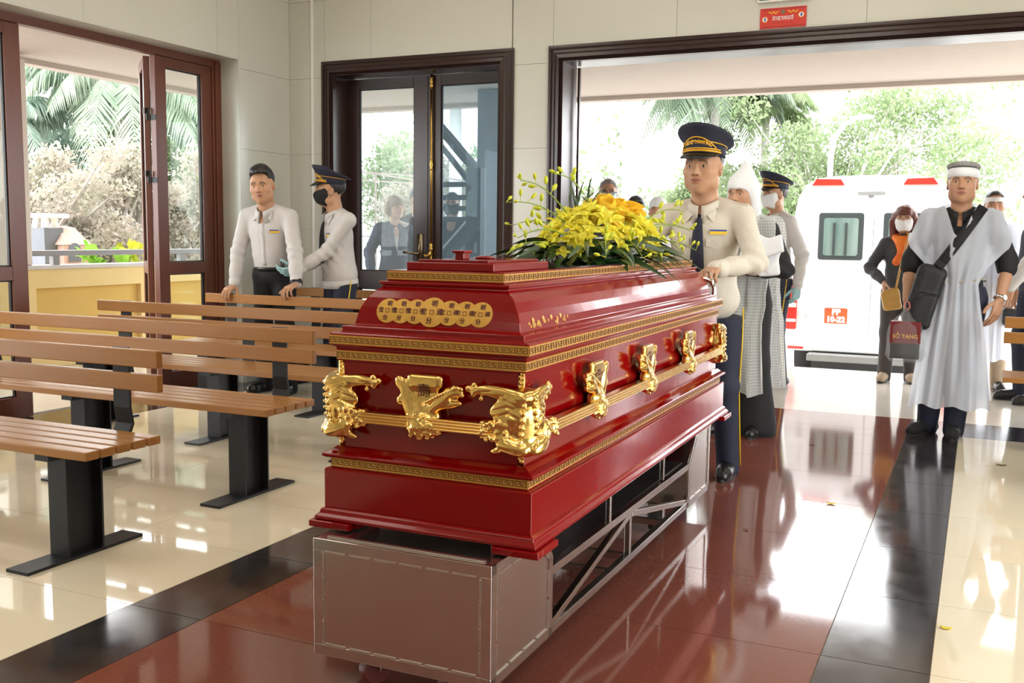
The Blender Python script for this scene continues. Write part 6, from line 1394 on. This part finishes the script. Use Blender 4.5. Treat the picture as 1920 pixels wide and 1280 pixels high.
robe(r, M_gauze, [(0, .20), (.06, .24), (.14, .25), (.25, .22), (.4, .20), (.7, .21), (1, .235)], .30, 1.38, fold=.016, flare=.05, seed=2, name='gauze_robe', over=False)
s = SDF((-.30, .02, .92), (.12, .42, 1.36), .007); hp = r.L((-1.17, 6.0, 1.14)); s.lo[:] = hp-.24; s = SDF(hp-.26, hp+.26, .007)
s.box(hp, (.10, .012, .085), R=rotm(.3, .1, -.5), rd=.01); s.box(hp+np.array([-.04, .02, .02]), (.11, .010, .06), R=rotm(-.2, .3, .35), rd=.008, k=.02); s.box(hp+np.array([-.03, -.01, -.03]), (.06, .012, .11), R=rotm(.4, 0, .15), rd=.01, k=.02); s.folds(.012, 8, 34, (1, 1, .8), 5)
cb_ = npmesh('cloth_bundle', [s.mesh()], M_mournw); cb_.matrix_world = r.M; tag(cb_, 'crumpled white cloth held against the hooded woman in gauze', 'cloth')
# ------------------------------------------------------------------ officer at the van
r = person('officer in white uniform and mask seen from the side by the van', (-1.545, 8.53), (-.74, -.62), H=1.70, build=1.05, head=(.1, 0, 0), hscale=1.03, skin=(0.52, 0.28, 0.165), res=1.15,
    handL=dict(pos=(-1.345, 8.44, .83), d=(-.1, -.05, -1), n=(-.6, .4, 0), curl=(.7, .8, .5), glove=M_teal, size=1.1, hint=(-.1, -1, 0)))
shirt(r, M_shirtw, hem=.86, seed=61, fold=.006, loose=.01, freq=15); cuffs(r, M_shirtw); collar(r, M_shirtw); tie(r, M_blackc, 1.05); badge(r, -.09, 1.24); trousers(r, M_navy, top=.89, seed=10, piping=M_badgey, wide=1.05); shoes(r, M_blackl); hair(r, M_hairb, 'officer'); mask(r, M_maskw); peaked_cap(r, False, .10, 1.05)
# ------------------------------------------------------------------ woman with the orange scarf
r = person('woman with red brown hair, white mask and orange scarf by the van', (-.60, 9.24), (.02, -1), H=1.50, build=1.05, head=(-.05, -.05, .03), hscale=1.07, female=True, skin=(0.52, 0.29, 0.19), res=1.15,
    handR=dict(pos=(-.735, 9.03, .87), d=(.15, -.25, -1), n=(1, .2, .1), curl=(.9, 1.0, .6), hint=(1, -.7, 0)), handL=dict(pos=(-.38, 9.10, .80), d=(-.1, -.1, -1), n=(-1, .1, 0), curl=(.5, .6, .4)))
shirt(r, M_char, hem=.78, seed=71, fold=.005, loose=.012, name='blazer', vneck=.25); trousers(r, mat('grey_brown_cloth', (.06, .052, .05), rough=.8, noise=.3), top=.97, seed=11, wide=1.05, name='trousers'); shoes(r, M_beige); hair(r, M_hairr, 'long'); mask(r, M_maskw)
obj('blouse', MB().ell(tuple(r.T(0, .035, 1.18)), (.075, .085, .25), 16, 12), mat('grey_brown_cloth', (.06, .052, .05)), r.root, smooth=True)
s = SDF(r.T(-.2, -.2, 1.0)-.05, r.T(.2, .25, 1.5)+.05, .0065); M_scarf = mat('orange_scarf', (.85, .22, .02), rough=.7, noise=.8, nscale=14, ncol=(.70, .10, .01), ndetail=1)
Pn = [tuple(r.T(.085*math.cos(a), .012+.085*math.sin(a), 1.415-.035*math.sin(a))) for a in np.linspace(0, 2*PI, 17)]; s.chain(Pn, .032, .01)
s.chain([tuple(r.T(.03, .10, 1.36)), tuple(r.T(.0, .135, 1.27)), tuple(r.T(.055, .145, 1.17))], [.04, .042, .03], .02); s.chain([tuple(r.T(-.05, .10, 1.36)), tuple(r.T(-.03, .125, 1.28)), tuple(r.T(-.05, .13, 1.22))], [.035, .038, .03], .02); s.folds(.008, 2, 60, (1, 1, .4), 4)
npmesh('scarf', [s.mesh()], M_scarf, r.root); r9 = r
# ------------------------------------------------------------------ man at the right edge
r = person('man in white shirt, dark vest and navy trousers cut by the right edge', (.40, 8.52), (-.95, -.30), H=1.70, build=1.02, skin=(0.50, 0.27, 0.16), res=1.2,
    handL=dict(pos=(.185, 8.30, .83), d=(-.25, -.1, -1), n=(0, .9, .2), curl=(.5, .6, .4), hint=(-.3, -1, 0)))
shirt(r, M_shirtw, hem=.95, seed=81); collar(r, M_shirtw); shirt(r, M_navy, hem=.90, seed=82, sleeve='none', arms='', loose=.012, name='vest', neck=True); trousers(r, M_navy, seed=12); shoes(r, M_blackl); hair(r, M_hairb, 'short')
# ------------------------------------------------------------------ second mourner behind the first
r = person('second mourner in white robe and beige trousers behind the first', (.075, 9.05), (.1, -1), H=1.62, skin=(0.50, 0.27, 0.16), res=1.25, handL=dict(pos=(.26, 8.9, .80), d=(0, -.1, -1), n=(-1, 0, 0), curl=(.8, .9, .5)))
shirt(r, M_mournw, hem=.80, seed=83); trousers(r, M_beige, seed=13); shoes(r, M_blackl); hair(r, M_hairb, 'officer'); robe(r, M_mourn, [(0, .20), (.08, .24), (.2, .22), (.36, .15), (.7, .17), (1, .19)], .28, 1.40, seed=4); headband(r, M_mournw)
hb = thing('handbag', 'small dark grey handbag hanging behind the watch of the mourner', 'bag', (.27, 8.88, .62)); s = SDF((-.12, -.08, -.1), (.12, .08, .14), .006); s.box((0, 0, 0), (.085, .045, .07), rd=.03); s.folds(.004, 2, 40); npmesh('pouch', [s.mesh()], M_char, hb); obj('strap', MB().tube([(-.07, 0, .05), (-.04, 0, .11), (0, 0, .125), (.04, 0, .11), (.07, 0, .05)], .006, 8), M_char, hb, smooth=True)
# ------------------------------------------------------------------ people waiting behind the flowers
r = person('older man with grey hair, glasses and mask behind the yellow flowers', (-3.06, 8.62), (.35, -1), H=1.735, head=(0, -.02, 0), hscale=.97, skin=(0.36, 0.19, 0.115), res=1.2)
shirt(r, M_char, seed=91); collar(r, M_shirtw); trousers(r, M_char, seed=14); shoes(r, M_blackl); hair(r, M_hairg, 'grey'); mask(r, mat('pale_blue_mask', (.55, .68, .78), rough=.85, noise=.1))
mb = MB()
for g in (-1, 1): mb.tube([(g*.034+.024*math.cos(a), .098, .004+.018*math.sin(a)) for a in np.linspace(0, 2*PI, 17)], .0016, 5); mb.tube([(g*.058, .097, .008), (g*.080, .05, .01), (g*.088, -.01, .006)], .0014, 5)
mb.tube([(-.01, .1, .006), (.01, .1, .006)], .0014, 5); head_obj(r, 'glasses', mb, M_black_metal, smooth=True)
r = person('short dark haired person with white headband behind the flowers', (-2.60, 8.02), (.2, -1), H=1.535, skin=(0.5, 0.27, 0.16), res=1.3, expr='none'); shirt(r, M_mournw, seed=92); trousers(r, M_blackc, seed=15); shoes(r, M_blackl); hair(r, M_hairb, 'short'); headband(r, M_mournw, .0, .045, 1.06)
r = person('person in a white cloth head wrap behind the flowers', (-2.515, 8.36), (.2, -1), H=1.555, skin=(0.5, 0.27, 0.16), res=1.3); shirt(r, M_mournw, seed=93); trousers(r, M_blackc, seed=16); shoes(r, M_blackl)
s = SDF((-.12, -.15, -.05), (.12, .13, .16), .006); s.ell((0, -.014, .046), (.088, .108, .092)); s.cut((0, .08, .030), (0, .25, -1)); s.folds(.003, 2, 60); head_np(r, 'head_wrap', s.mesh(), M_mournw)
# ------------------------------------------------------------------ people outside the narrow door
r = person('fair haired woman in blue suit jacket seen through the narrow door', (-5.545, 9.02), (.75, -.66), H=1.60, female=True, skin=(0.58, 0.36, 0.25), res=1.2, head=(.25, 0, 0), hscale=1.08)
shirt(r, M_shirtw, hem=.9, seed=94, loose=-.006); shirt(r, M_suit, hem=.80, seed=95, loose=.01, name='suit_jacket', vneck=.30, slv=.008); trousers(r, M_suit, seed=17); shoes(r, M_blackl); hair(r, M_hairbl, 'fringe')
r = person('dark haired man in dark suit behind the fair haired woman', (-5.58, 9.55), (.85, -.5), H=1.70, skin=(0.52, 0.3, 0.2), res=1.25, hscale=1.03); shirt(r, M_char, hem=.80, seed=96, name='suit_jacket'); collar(r, M_shirtw); trousers(r, M_char, seed=18); shoes(r, M_blackl); hair(r, M_hairb, 'short')
r = person('person in dark clothes and black mask behind the dark steel frame', (-4.74, 8.80), (.35, -.95), H=1.63, skin=(0.52, 0.3, 0.2), res=1.25); shirt(r, M_blackc, hem=.80, seed=97, vneck=.12); trousers(r, M_blackc, seed=19); shoes(r, M_blackl); hair(r, M_hairb, 'officer'); mask(r, M_maskb)
# ================================================================== bags
bg = thing('shoulder_bag', 'black nylon shoulder bag on the right hip of the gauze robed mourner', 'bag', (-.30, 6.70, .80), math.radians(8)); M_nylon = mat('black_nylon', (.010, .010, .011), rough=.6, noise=.4, nscale=60, bump=.2, bscale=90)
s = SDF((-.13, -.11, -.20), (.14, .11, .36), .007); s.box((-.01, 0, .06), (.085, .05, .21), R=rotm(0, 0, .28), rd=.045); s.box((-.01, -.05, -.01), (.065, .03, .11), R=rotm(0, 0, .22), rd=.028, k=.015); s.folds(.005, 5, 34, n=5); npmesh('bag_body', [s.mesh()], M_nylon, bg)
obj('zip', MB().tube([(-.055, -.083, .06), (-.01, -.088, .085), (.045, -.083, .09)], .003, 6), M_black_metal, bg); obj('buckle', MB().box((.075, -.035, .27), (.055, .012, .035), Matrix.Rotation(.75, 3, 'Y')), M_black_metal, bg, bevel=.004)
cv = thing('carrier_bag', 'clear plastic carrier bag holding a dark red lettered box', 'bag', (-.395, 6.64, .47)); M_plast = sheer_mat('clear_plastic', (.75, .75, .76), .22)
def cbag(u, v):
    a = 2*PI*u; z = .335*v; w = np.interp(v, [0, .12, .65, .82, .93, 1], [.085, .115, .098, .055, .016, .022]); d = np.interp(v, [0, .12, .65, .82, .93, 1], [.05, .075, .06, .035, .014, .02]); f = 1+.05*math.sin(7*a+6*v)+.03*math.sin(13*a-9*v); return np.array([w*f*math.cos(a), d*f*math.sin(a), z])
cloth_sheet('plastic_film', M_plast, cv, lambda u, v: cbag(u, v), 48, 30)
obj('handle_loop', MB().tube([(.0, 0, .315), (.018, 0, .335), (.012, 0, .365), (-.006, 0, .375), (-.016, 0, .355), (-.006, 0, .325)], .0045, 8), mat('pale_red_plastic', (.6, .15, .12), rough=.5, noise=.1), cv, smooth=True)
M_maroon = mat('maroon_card', (.16, .012, .016), rough=.5, noise=.2); M_goldt = mat('gold_lettering', (.70, .38, .04), rough=.4, noise=.1)
bx = thing('lettered_box', 'maroon box with gold lettering inside the clear carrier bag', 'box', (-.395, 6.64, .52)); obj('upper_case', MB().mm(-.088, .088, -.045, .045, .065, .20), M_maroon, bx, bevel=.003); obj('lower_case', MB().mm(-.085, .085, -.043, .043, -.03, .0648), M_blackl, bx, bevel=.003)
text_mesh('lettering', 'SỔ TANG', .034, M_goldt, bx, frame((.002, -.0455, .108), (1, 0, 0), (0, 0, 1), (0, -1, 0)), bold=.0006)
hb = thing('handbag', 'mustard leather handbag with a long strap carried by the woman in the scarf', 'bag', (-.66, 8.99, .715), math.radians(10)); M_must = mat('mustard_leather', (.50, .28, .06), rough=.4, noise=.4, nscale=30, bump=.2, bscale=40)
s = SDF((-.12, -.06, -.11), (.12, .06, .13), .0055); s.box((0, 0, 0), (.075, .028, .085), R=rotm(0, 0, -.2), rd=.025); s.box((0, 0, .075), (.05, .02, .02), R=rotm(0, 0, -.2), rd=.015, k=.02); s.folds(.004, 6, 45); npmesh('pouch', [s.mesh()], M_must, hb)
obj('strap', MB().tube([(.03, 0, .08), (.04, -.01, .16), (.055, .0, .26), (.075, .015, .36), (.10, .04, .46), (.12, .09, .54), (.11, .16, .57)], .009, 8), M_must, hb, smooth=True)
# ================================================================== van
M_van = mat('white_van_paint', (.82, .83, .82), rough=.25, noise=.05, coat=.4); M_vglass = mat('dark_window_rubber', (.05, .06, .06), rough=.3, noise=.2); M_vred = mat('red_lens', (.70, .03, .02), rough=.2, noise=.2, coat=.5); M_plate = mat('orange_red_plate', (.78, .11, .03), rough=.4, noise=.1); M_vgrey = mat('grey_bumper', (.22, .22, .21), rough=.6, noise=.2)
VX, VY = -1.13, 12.0
van = thing('van', 'white high roofed van parked with its rear towards the doorway', 'van', (VX, VY, GZ))
half = [(.0, .42), (.86, .42), (.915, .50), (.93, .70), (.93, 1.15), (.915, 1.50), (.875, 1.92), (.83, 2.18), (.755, 2.33), (.62, 2.405), (.40, 2.43), (0, 2.435)]
sec = half + [(-x, z) for x, z in reversed(half[1:-1])]
mb = MB(); L = [(0.0, .965, .03), (.05, .99, .01), (.18, 1.0, 0), (4.2, 1.0, 0), (4.9, .97, .05), (5.6, .90, 1.0)]
vs = []; n = len(sec)
for (y, f, cut) in L:
    for (x, z) in sec: vs.append((x*f, y+(0.05*max(0, z-1.5) if y < .2 else 0), z if cut < .5 else min(z, 1.25)))
fs = [(i*n+k, i*n+(k+1) % n, (i+1)*n+(k+1) % n, (i+1)*n+k) for i in range(len(L)-1) for k in range(n)]; fs += [tuple(reversed(range(n))), tuple(range((len(L)-1)*n, len(L)*n))]
mb.add(vs, fs); vb = obj('van_body', mb, M_van, van, bevel=.02, bseg=3, autos=.5)
def vrect(nm, x0, x1, z0, z1, m, parent, d=.02, y0=-.001, rd=.03, tilt=False):
    pts = []
    for (cx, cz, a0) in ((x1-rd, z1-rd, 0), (x0+rd, z1-rd, PI/2), (x0+rd, z0+rd, PI), (x1-rd, z0+rd, 3*PI/2)):
        pts += [(cx+rd*math.cos(a0+t), cz+rd*math.sin(a0+t)) for t in np.linspace(0, PI/2, 5)]
    zz = (z0+z1)/2; yb = .05*max(0, zz-1.5) if tilt else 0
    return obj(nm, MB().prism(pts, d, frame((0, yb+y0+.012, 0), (1, 0, 0), (0, 0, 1), (0, -1, 0))), m, parent)
W_ = lambda x: x-VX
for (x0, x1, lb) in ((-1.79, -1.108, 'L'), (-1.102, -.42, 'R')):
    dr = vrect('rear_door', W_(x0), W_(x1), .595, 2.10, M_van, van, d=.028, rd=.05)
    a, b = (W_(-1.697), W_(-1.209)) if lb == 'L' else (W_(-1.0), W_(-.51))
    w = vrect('window_surround', a, b, 1.482, 2.013, M_vglass, dr, d=.036, rd=.03); vrect('window_pane', a+.055, b-.055, 1.53, 1.955, mat('pale_van_glass', (.10, .17, .15), rough=.06, noise=.8, nscale=3.0, ncol=(.26, .33, .29), spec=.6, stretch=(2, 1, .25)), w, d=.040, rd=.03)
    for xx in (a+.16, a+.29): obj('window_mullion', MB().mm(xx, xx+.025, -.046, -.02, 1.535, 1.90), M_vglass, w)
    for zz in (.86, 1.60): obj('hinge', MB().mm(*( (W_(x0)-.08, W_(x0)+.01) if lb == 'L' else (W_(x1)-.01, W_(x1)+.08)), -.04, .0, zz-.02, zz+.03), M_van, dr, bevel=.006)
for sg in (-1, 1):
    tl = vrect('tail_light', min(sg*.90, sg*.775), max(sg*.90, sg*.775), .67, 1.25, M_vred, van, d=.045, rd=.02)
    vrect('clear_lens', min(sg*.895, sg*.78), max(sg*.895, sg*.78), .925, .975, M_maskw, tl, d=.048, rd=.01); vrect('clear_lens', min(sg*.895, sg*.78), max(sg*.895, sg*.78), .755, .79, M_maskw, tl, d=.048, rd=.01)
    tp = MB().prism([(sg*.67, 2.325), (sg*.31, 2.325), (sg*.35, 2.39), (sg*.62, 2.40)] if sg > 0 else [(-.62, 2.40), (-.35, 2.39), (-.31, 2.325), (-.67, 2.325)], .03, frame((0, .045, 0), (1, 0, 0), (0, 0, 1), (0, -1, 0))); obj('roof_light', tp, M_vred, van)
    vrect('reflector', min(sg*.86, sg*.68), max(sg*.86, sg*.68), .445, .475, M_vred, van, d=.045, rd=.01, y0=-.03)
vrect('number_plate', W_(-1.592), W_(-1.343), .756, .929, M_plate, van, d=.036, rd=.012); vrect('plate_garnish', W_(-1.66), W_(-1.265), .945, .985, M_van, van, d=.06, rd=.012)
text_mesh('plate_lettering', 'PP', .092, M_maskw, van, frame((W_(-1.465), -.027, .885), (1, 0, 0), (0, 0, 1), (0, -1, 0)), bold=.006); text_mesh('plate_lettering', '10-22', .088, M_maskw, van, frame((W_(-1.467), -.027, .800), (1, 0, 0), (0, 0, 1), (0, -1, 0)), bold=.006)
text_mesh('fleet_lettering', 'V-08', .075, M_plate, van, frame((W_(-1.805), -.006, .525), (1, 0, 0), (0, 0, 1), (0, -1, 0)), bold=.002)
vrect('camera_recess', -.16, .13, 2.21, 2.25, M_vgrey, van, d=.02, rd=.012); obj('rear_camera', MB().ell((-.02, .02, 2.21), (.03, .03, .03), 10, 8), M_vgrey, van, smooth=True)
vrect('bumper', -.90, .90, .44, .56, M_van, van, d=.04, rd=.03); obj('rear_step', MB().mm(-.62, .62, -.20, .02, .33, .41), M_vgrey, van, bevel=.01); obj('underbody', MB().mm(-.6, .6, .05, 5.0, .20, .42), M_blackl, van)
for sg in (-1, 1):
    for yy in (.95, 4.5): obj('wheel', MB().lathe([(.20, -.11), (.33, -.11), (.345, -.08), (.345, .08), (.33, .11), (.20, .11)], 24, Matrix.Translation((sg*.78, yy, .345)) @ Matrix.Rotation(PI/2, 4, 'Y')), M_rubber, van, autos=.6)
# ================================================================== signs above the wide doorway
M_signr = mat('red_sign_print', (.55, .025, .02), rough=.35, noise=.3, nscale=9, ncol=(.66, .10, .05)); M_signg = mat('green_exit_panel', (.01, .10, .035), rough=.4, noise=.1); M_yel = mat('yellow_print', (.80, .42, .02), rough=.4, noise=.1); M_dk = mat('dark_print', (.12, .008, .008), rough=.5, noise=.1)
sg_ = thing('red_sign', 'small red printed sign with yellow and white marks above the doorway frame', 'sign', (-1.295, YB-.004, 2.696)); FR = lambda x, z: frame((x, -.0035, z), (1, 0, 0), (0, 0, 1), (0, -1, 0))
obj('panel', MB().mm(-.153, .153, -.003, .003, -.067, .067), M_signr, sg_)
def strokes(nm, segs, m, w, x0, z0, sc, y=-.0036):
    mb = MB()
    for (a, b) in segs: mb.bar((x0+a[0]*sc, y, z0+a[1]*sc), (x0+b[0]*sc, y, z0+b[1]*sc), .0012, w, (0, 0, 1) if abs(a[1]-b[1]) < abs(a[0]-b[0]) else (1, 0, 0))
    return obj(nm, mb, m, sg_)
glyphs = [[((0, 1), (1, 1)), ((.7, 0), (.7, 1)), ((.1, .5), (.7, .5)), ((.1, .5), (.2, .1)), ((.5, 1), (.3, 1.35))], [((0, 1), (1, 1)), ((.8, 0), (.8, 1)), ((.2, .7), (.2, .25)), ((.2, .25), (.8, .45))], [((0, 1), (1, 1)), ((.85, 0), (.85, 1)), ((.1, 0), (.1, 1))], [((0, 1), (1, 1)), ((.8, 0), (.8, 1)), ((.1, .55), (.8, .6)), ((.1, .55), (.35, .2))], [((0, 1), (1, 1)), ((.75, 0), (.75, 1)), ((.2, .2), (.75, .35)), ((.2, .2), (.25, .7))], [((0, 1), (1, 1)), ((.7, 0), (.7, 1)), ((.1, .5), (.7, .5)), ((.4, 1), (.75, 1.4)), ((.1, .5), (.3, .1))]]
for i, g in enumerate(glyphs): strokes('white_glyph', g, M_maskw, .004, -.070+.0235*i, -.016, .0225)
for x0 in (-.098, .032):
    P = [(x0+.066*t, -.004, .036+.006*math.sin(t*15)) for t in np.linspace(0, 1, 20)]; obj('yellow_script', MB().tube(P, .0042, 5), M_yel, sg_)
for i in range(5): obj('small_print', MB().mm(-.062+.027*i, -.05+.027*i, -.0038, -.003, -.034, -.030), M_dk, sg_)
for z in (.058, -.056):
    mb = MB()
    for i in range(24): mb.mm(-.142+.012*i, -.136+.012*i, -.0038, -.003, z-.003, z+.003)
    obj('border_print', mb, M_dk, sg_)
for x0, z0, r0 in ((-.12, -.006, .019), (.12, .012, .019), (.0, .038, .014)):
    e = obj('emblem', MB().lathe([(r0, 0), (r0, .0008)], 20, FR(x0, z0)), M_yel if r0 > .015 else mat('olive_print', (.16, .15, .07), rough=.5, noise=.1), sg_)
    if r0 > .015: obj('emblem_ground', MB().lathe([(r0*.8, .0008), (r0*.8, .0012)], 20, FR(x0, z0)), M_maskw, e); obj('emblem_figure', MB().mm(x0-.005, x0+.006, -.0052, -.0046, z0-.011, z0+.011), M_badgeb, e)
ex = thing('exit_sign', 'green exit sign in a white frame cut by the top edge above the red sign', 'sign', (-1.29, YB-.002, 2.895)); obj('frame', MB().mm(-.175, .175, -.03, .001, -.095, .095), M_white, ex, bevel=.004); obj('panel', MB().mm(-.163, .163, -.033, -.028, -.083, .083), M_signg, ex)
el = thing('emergency_light', 'pale wall fitting cut by the top edge above the left glazed screen', 'light', (XL+.001, 5.22, 2.93)); obj('casing', MB().mm(0, .07, -.16, .16, -.09, .09), M_white, el, bevel=.006); obj('lens', MB().mm(.069, .074, -.10, .10, -.06, .06), M_maskw, el)
# ================================================================== litter on the floor
M_pl = mat('fallen_petal', (.75, .62, .03), rough=.6, noise=.3); M_dl = mat('dry_leaf', (.16, .10, .04), rough=.8, noise=.4)
def litter(lb, x, y, m, s=.012):
    mb = MB(); P = [[Vector((x+s*u*1.6, y+s*v*math.cos(u*1.2), .0015+.004*(u*u+.5*v*v))) for v in np.linspace(-1, 1, 4)] for u in np.linspace(-1, 1, 5)]; mb.grid(P); tag(obj('fallen_petal', mb, m, smooth=True, solid=.001), lb, 'petal', 'bits fallen on the floor')
for lb, x, y, m, s in (('yellow petal on the red floor left of the black strip', -.565, 4.75, M_pl, .012), ('yellow petal on the cream floor beside the black strip', -.035, 3.36, M_pl, .011), ('brown dry leaf on the cream floor by the right bench', .165, 6.02, M_dl, .016), ('yellow petal beside the mourner shoe', -.075, 6.70, M_pl, .012), ('dark scrap on the near black strip at the bottom', -.175, 2.70, M_dl, .010), ('dark scrap on the cream floor between the left benches', -2.72, 3.9, M_dl, .010), ('dry scrap on the red floor before the doorway', -.85, 6.1, M_dl, .010), ('small dark scrap on the red floor beside the trolley wheel', -.83, 4.15, M_dl, .007)): litter(lb, x, y, m, s)
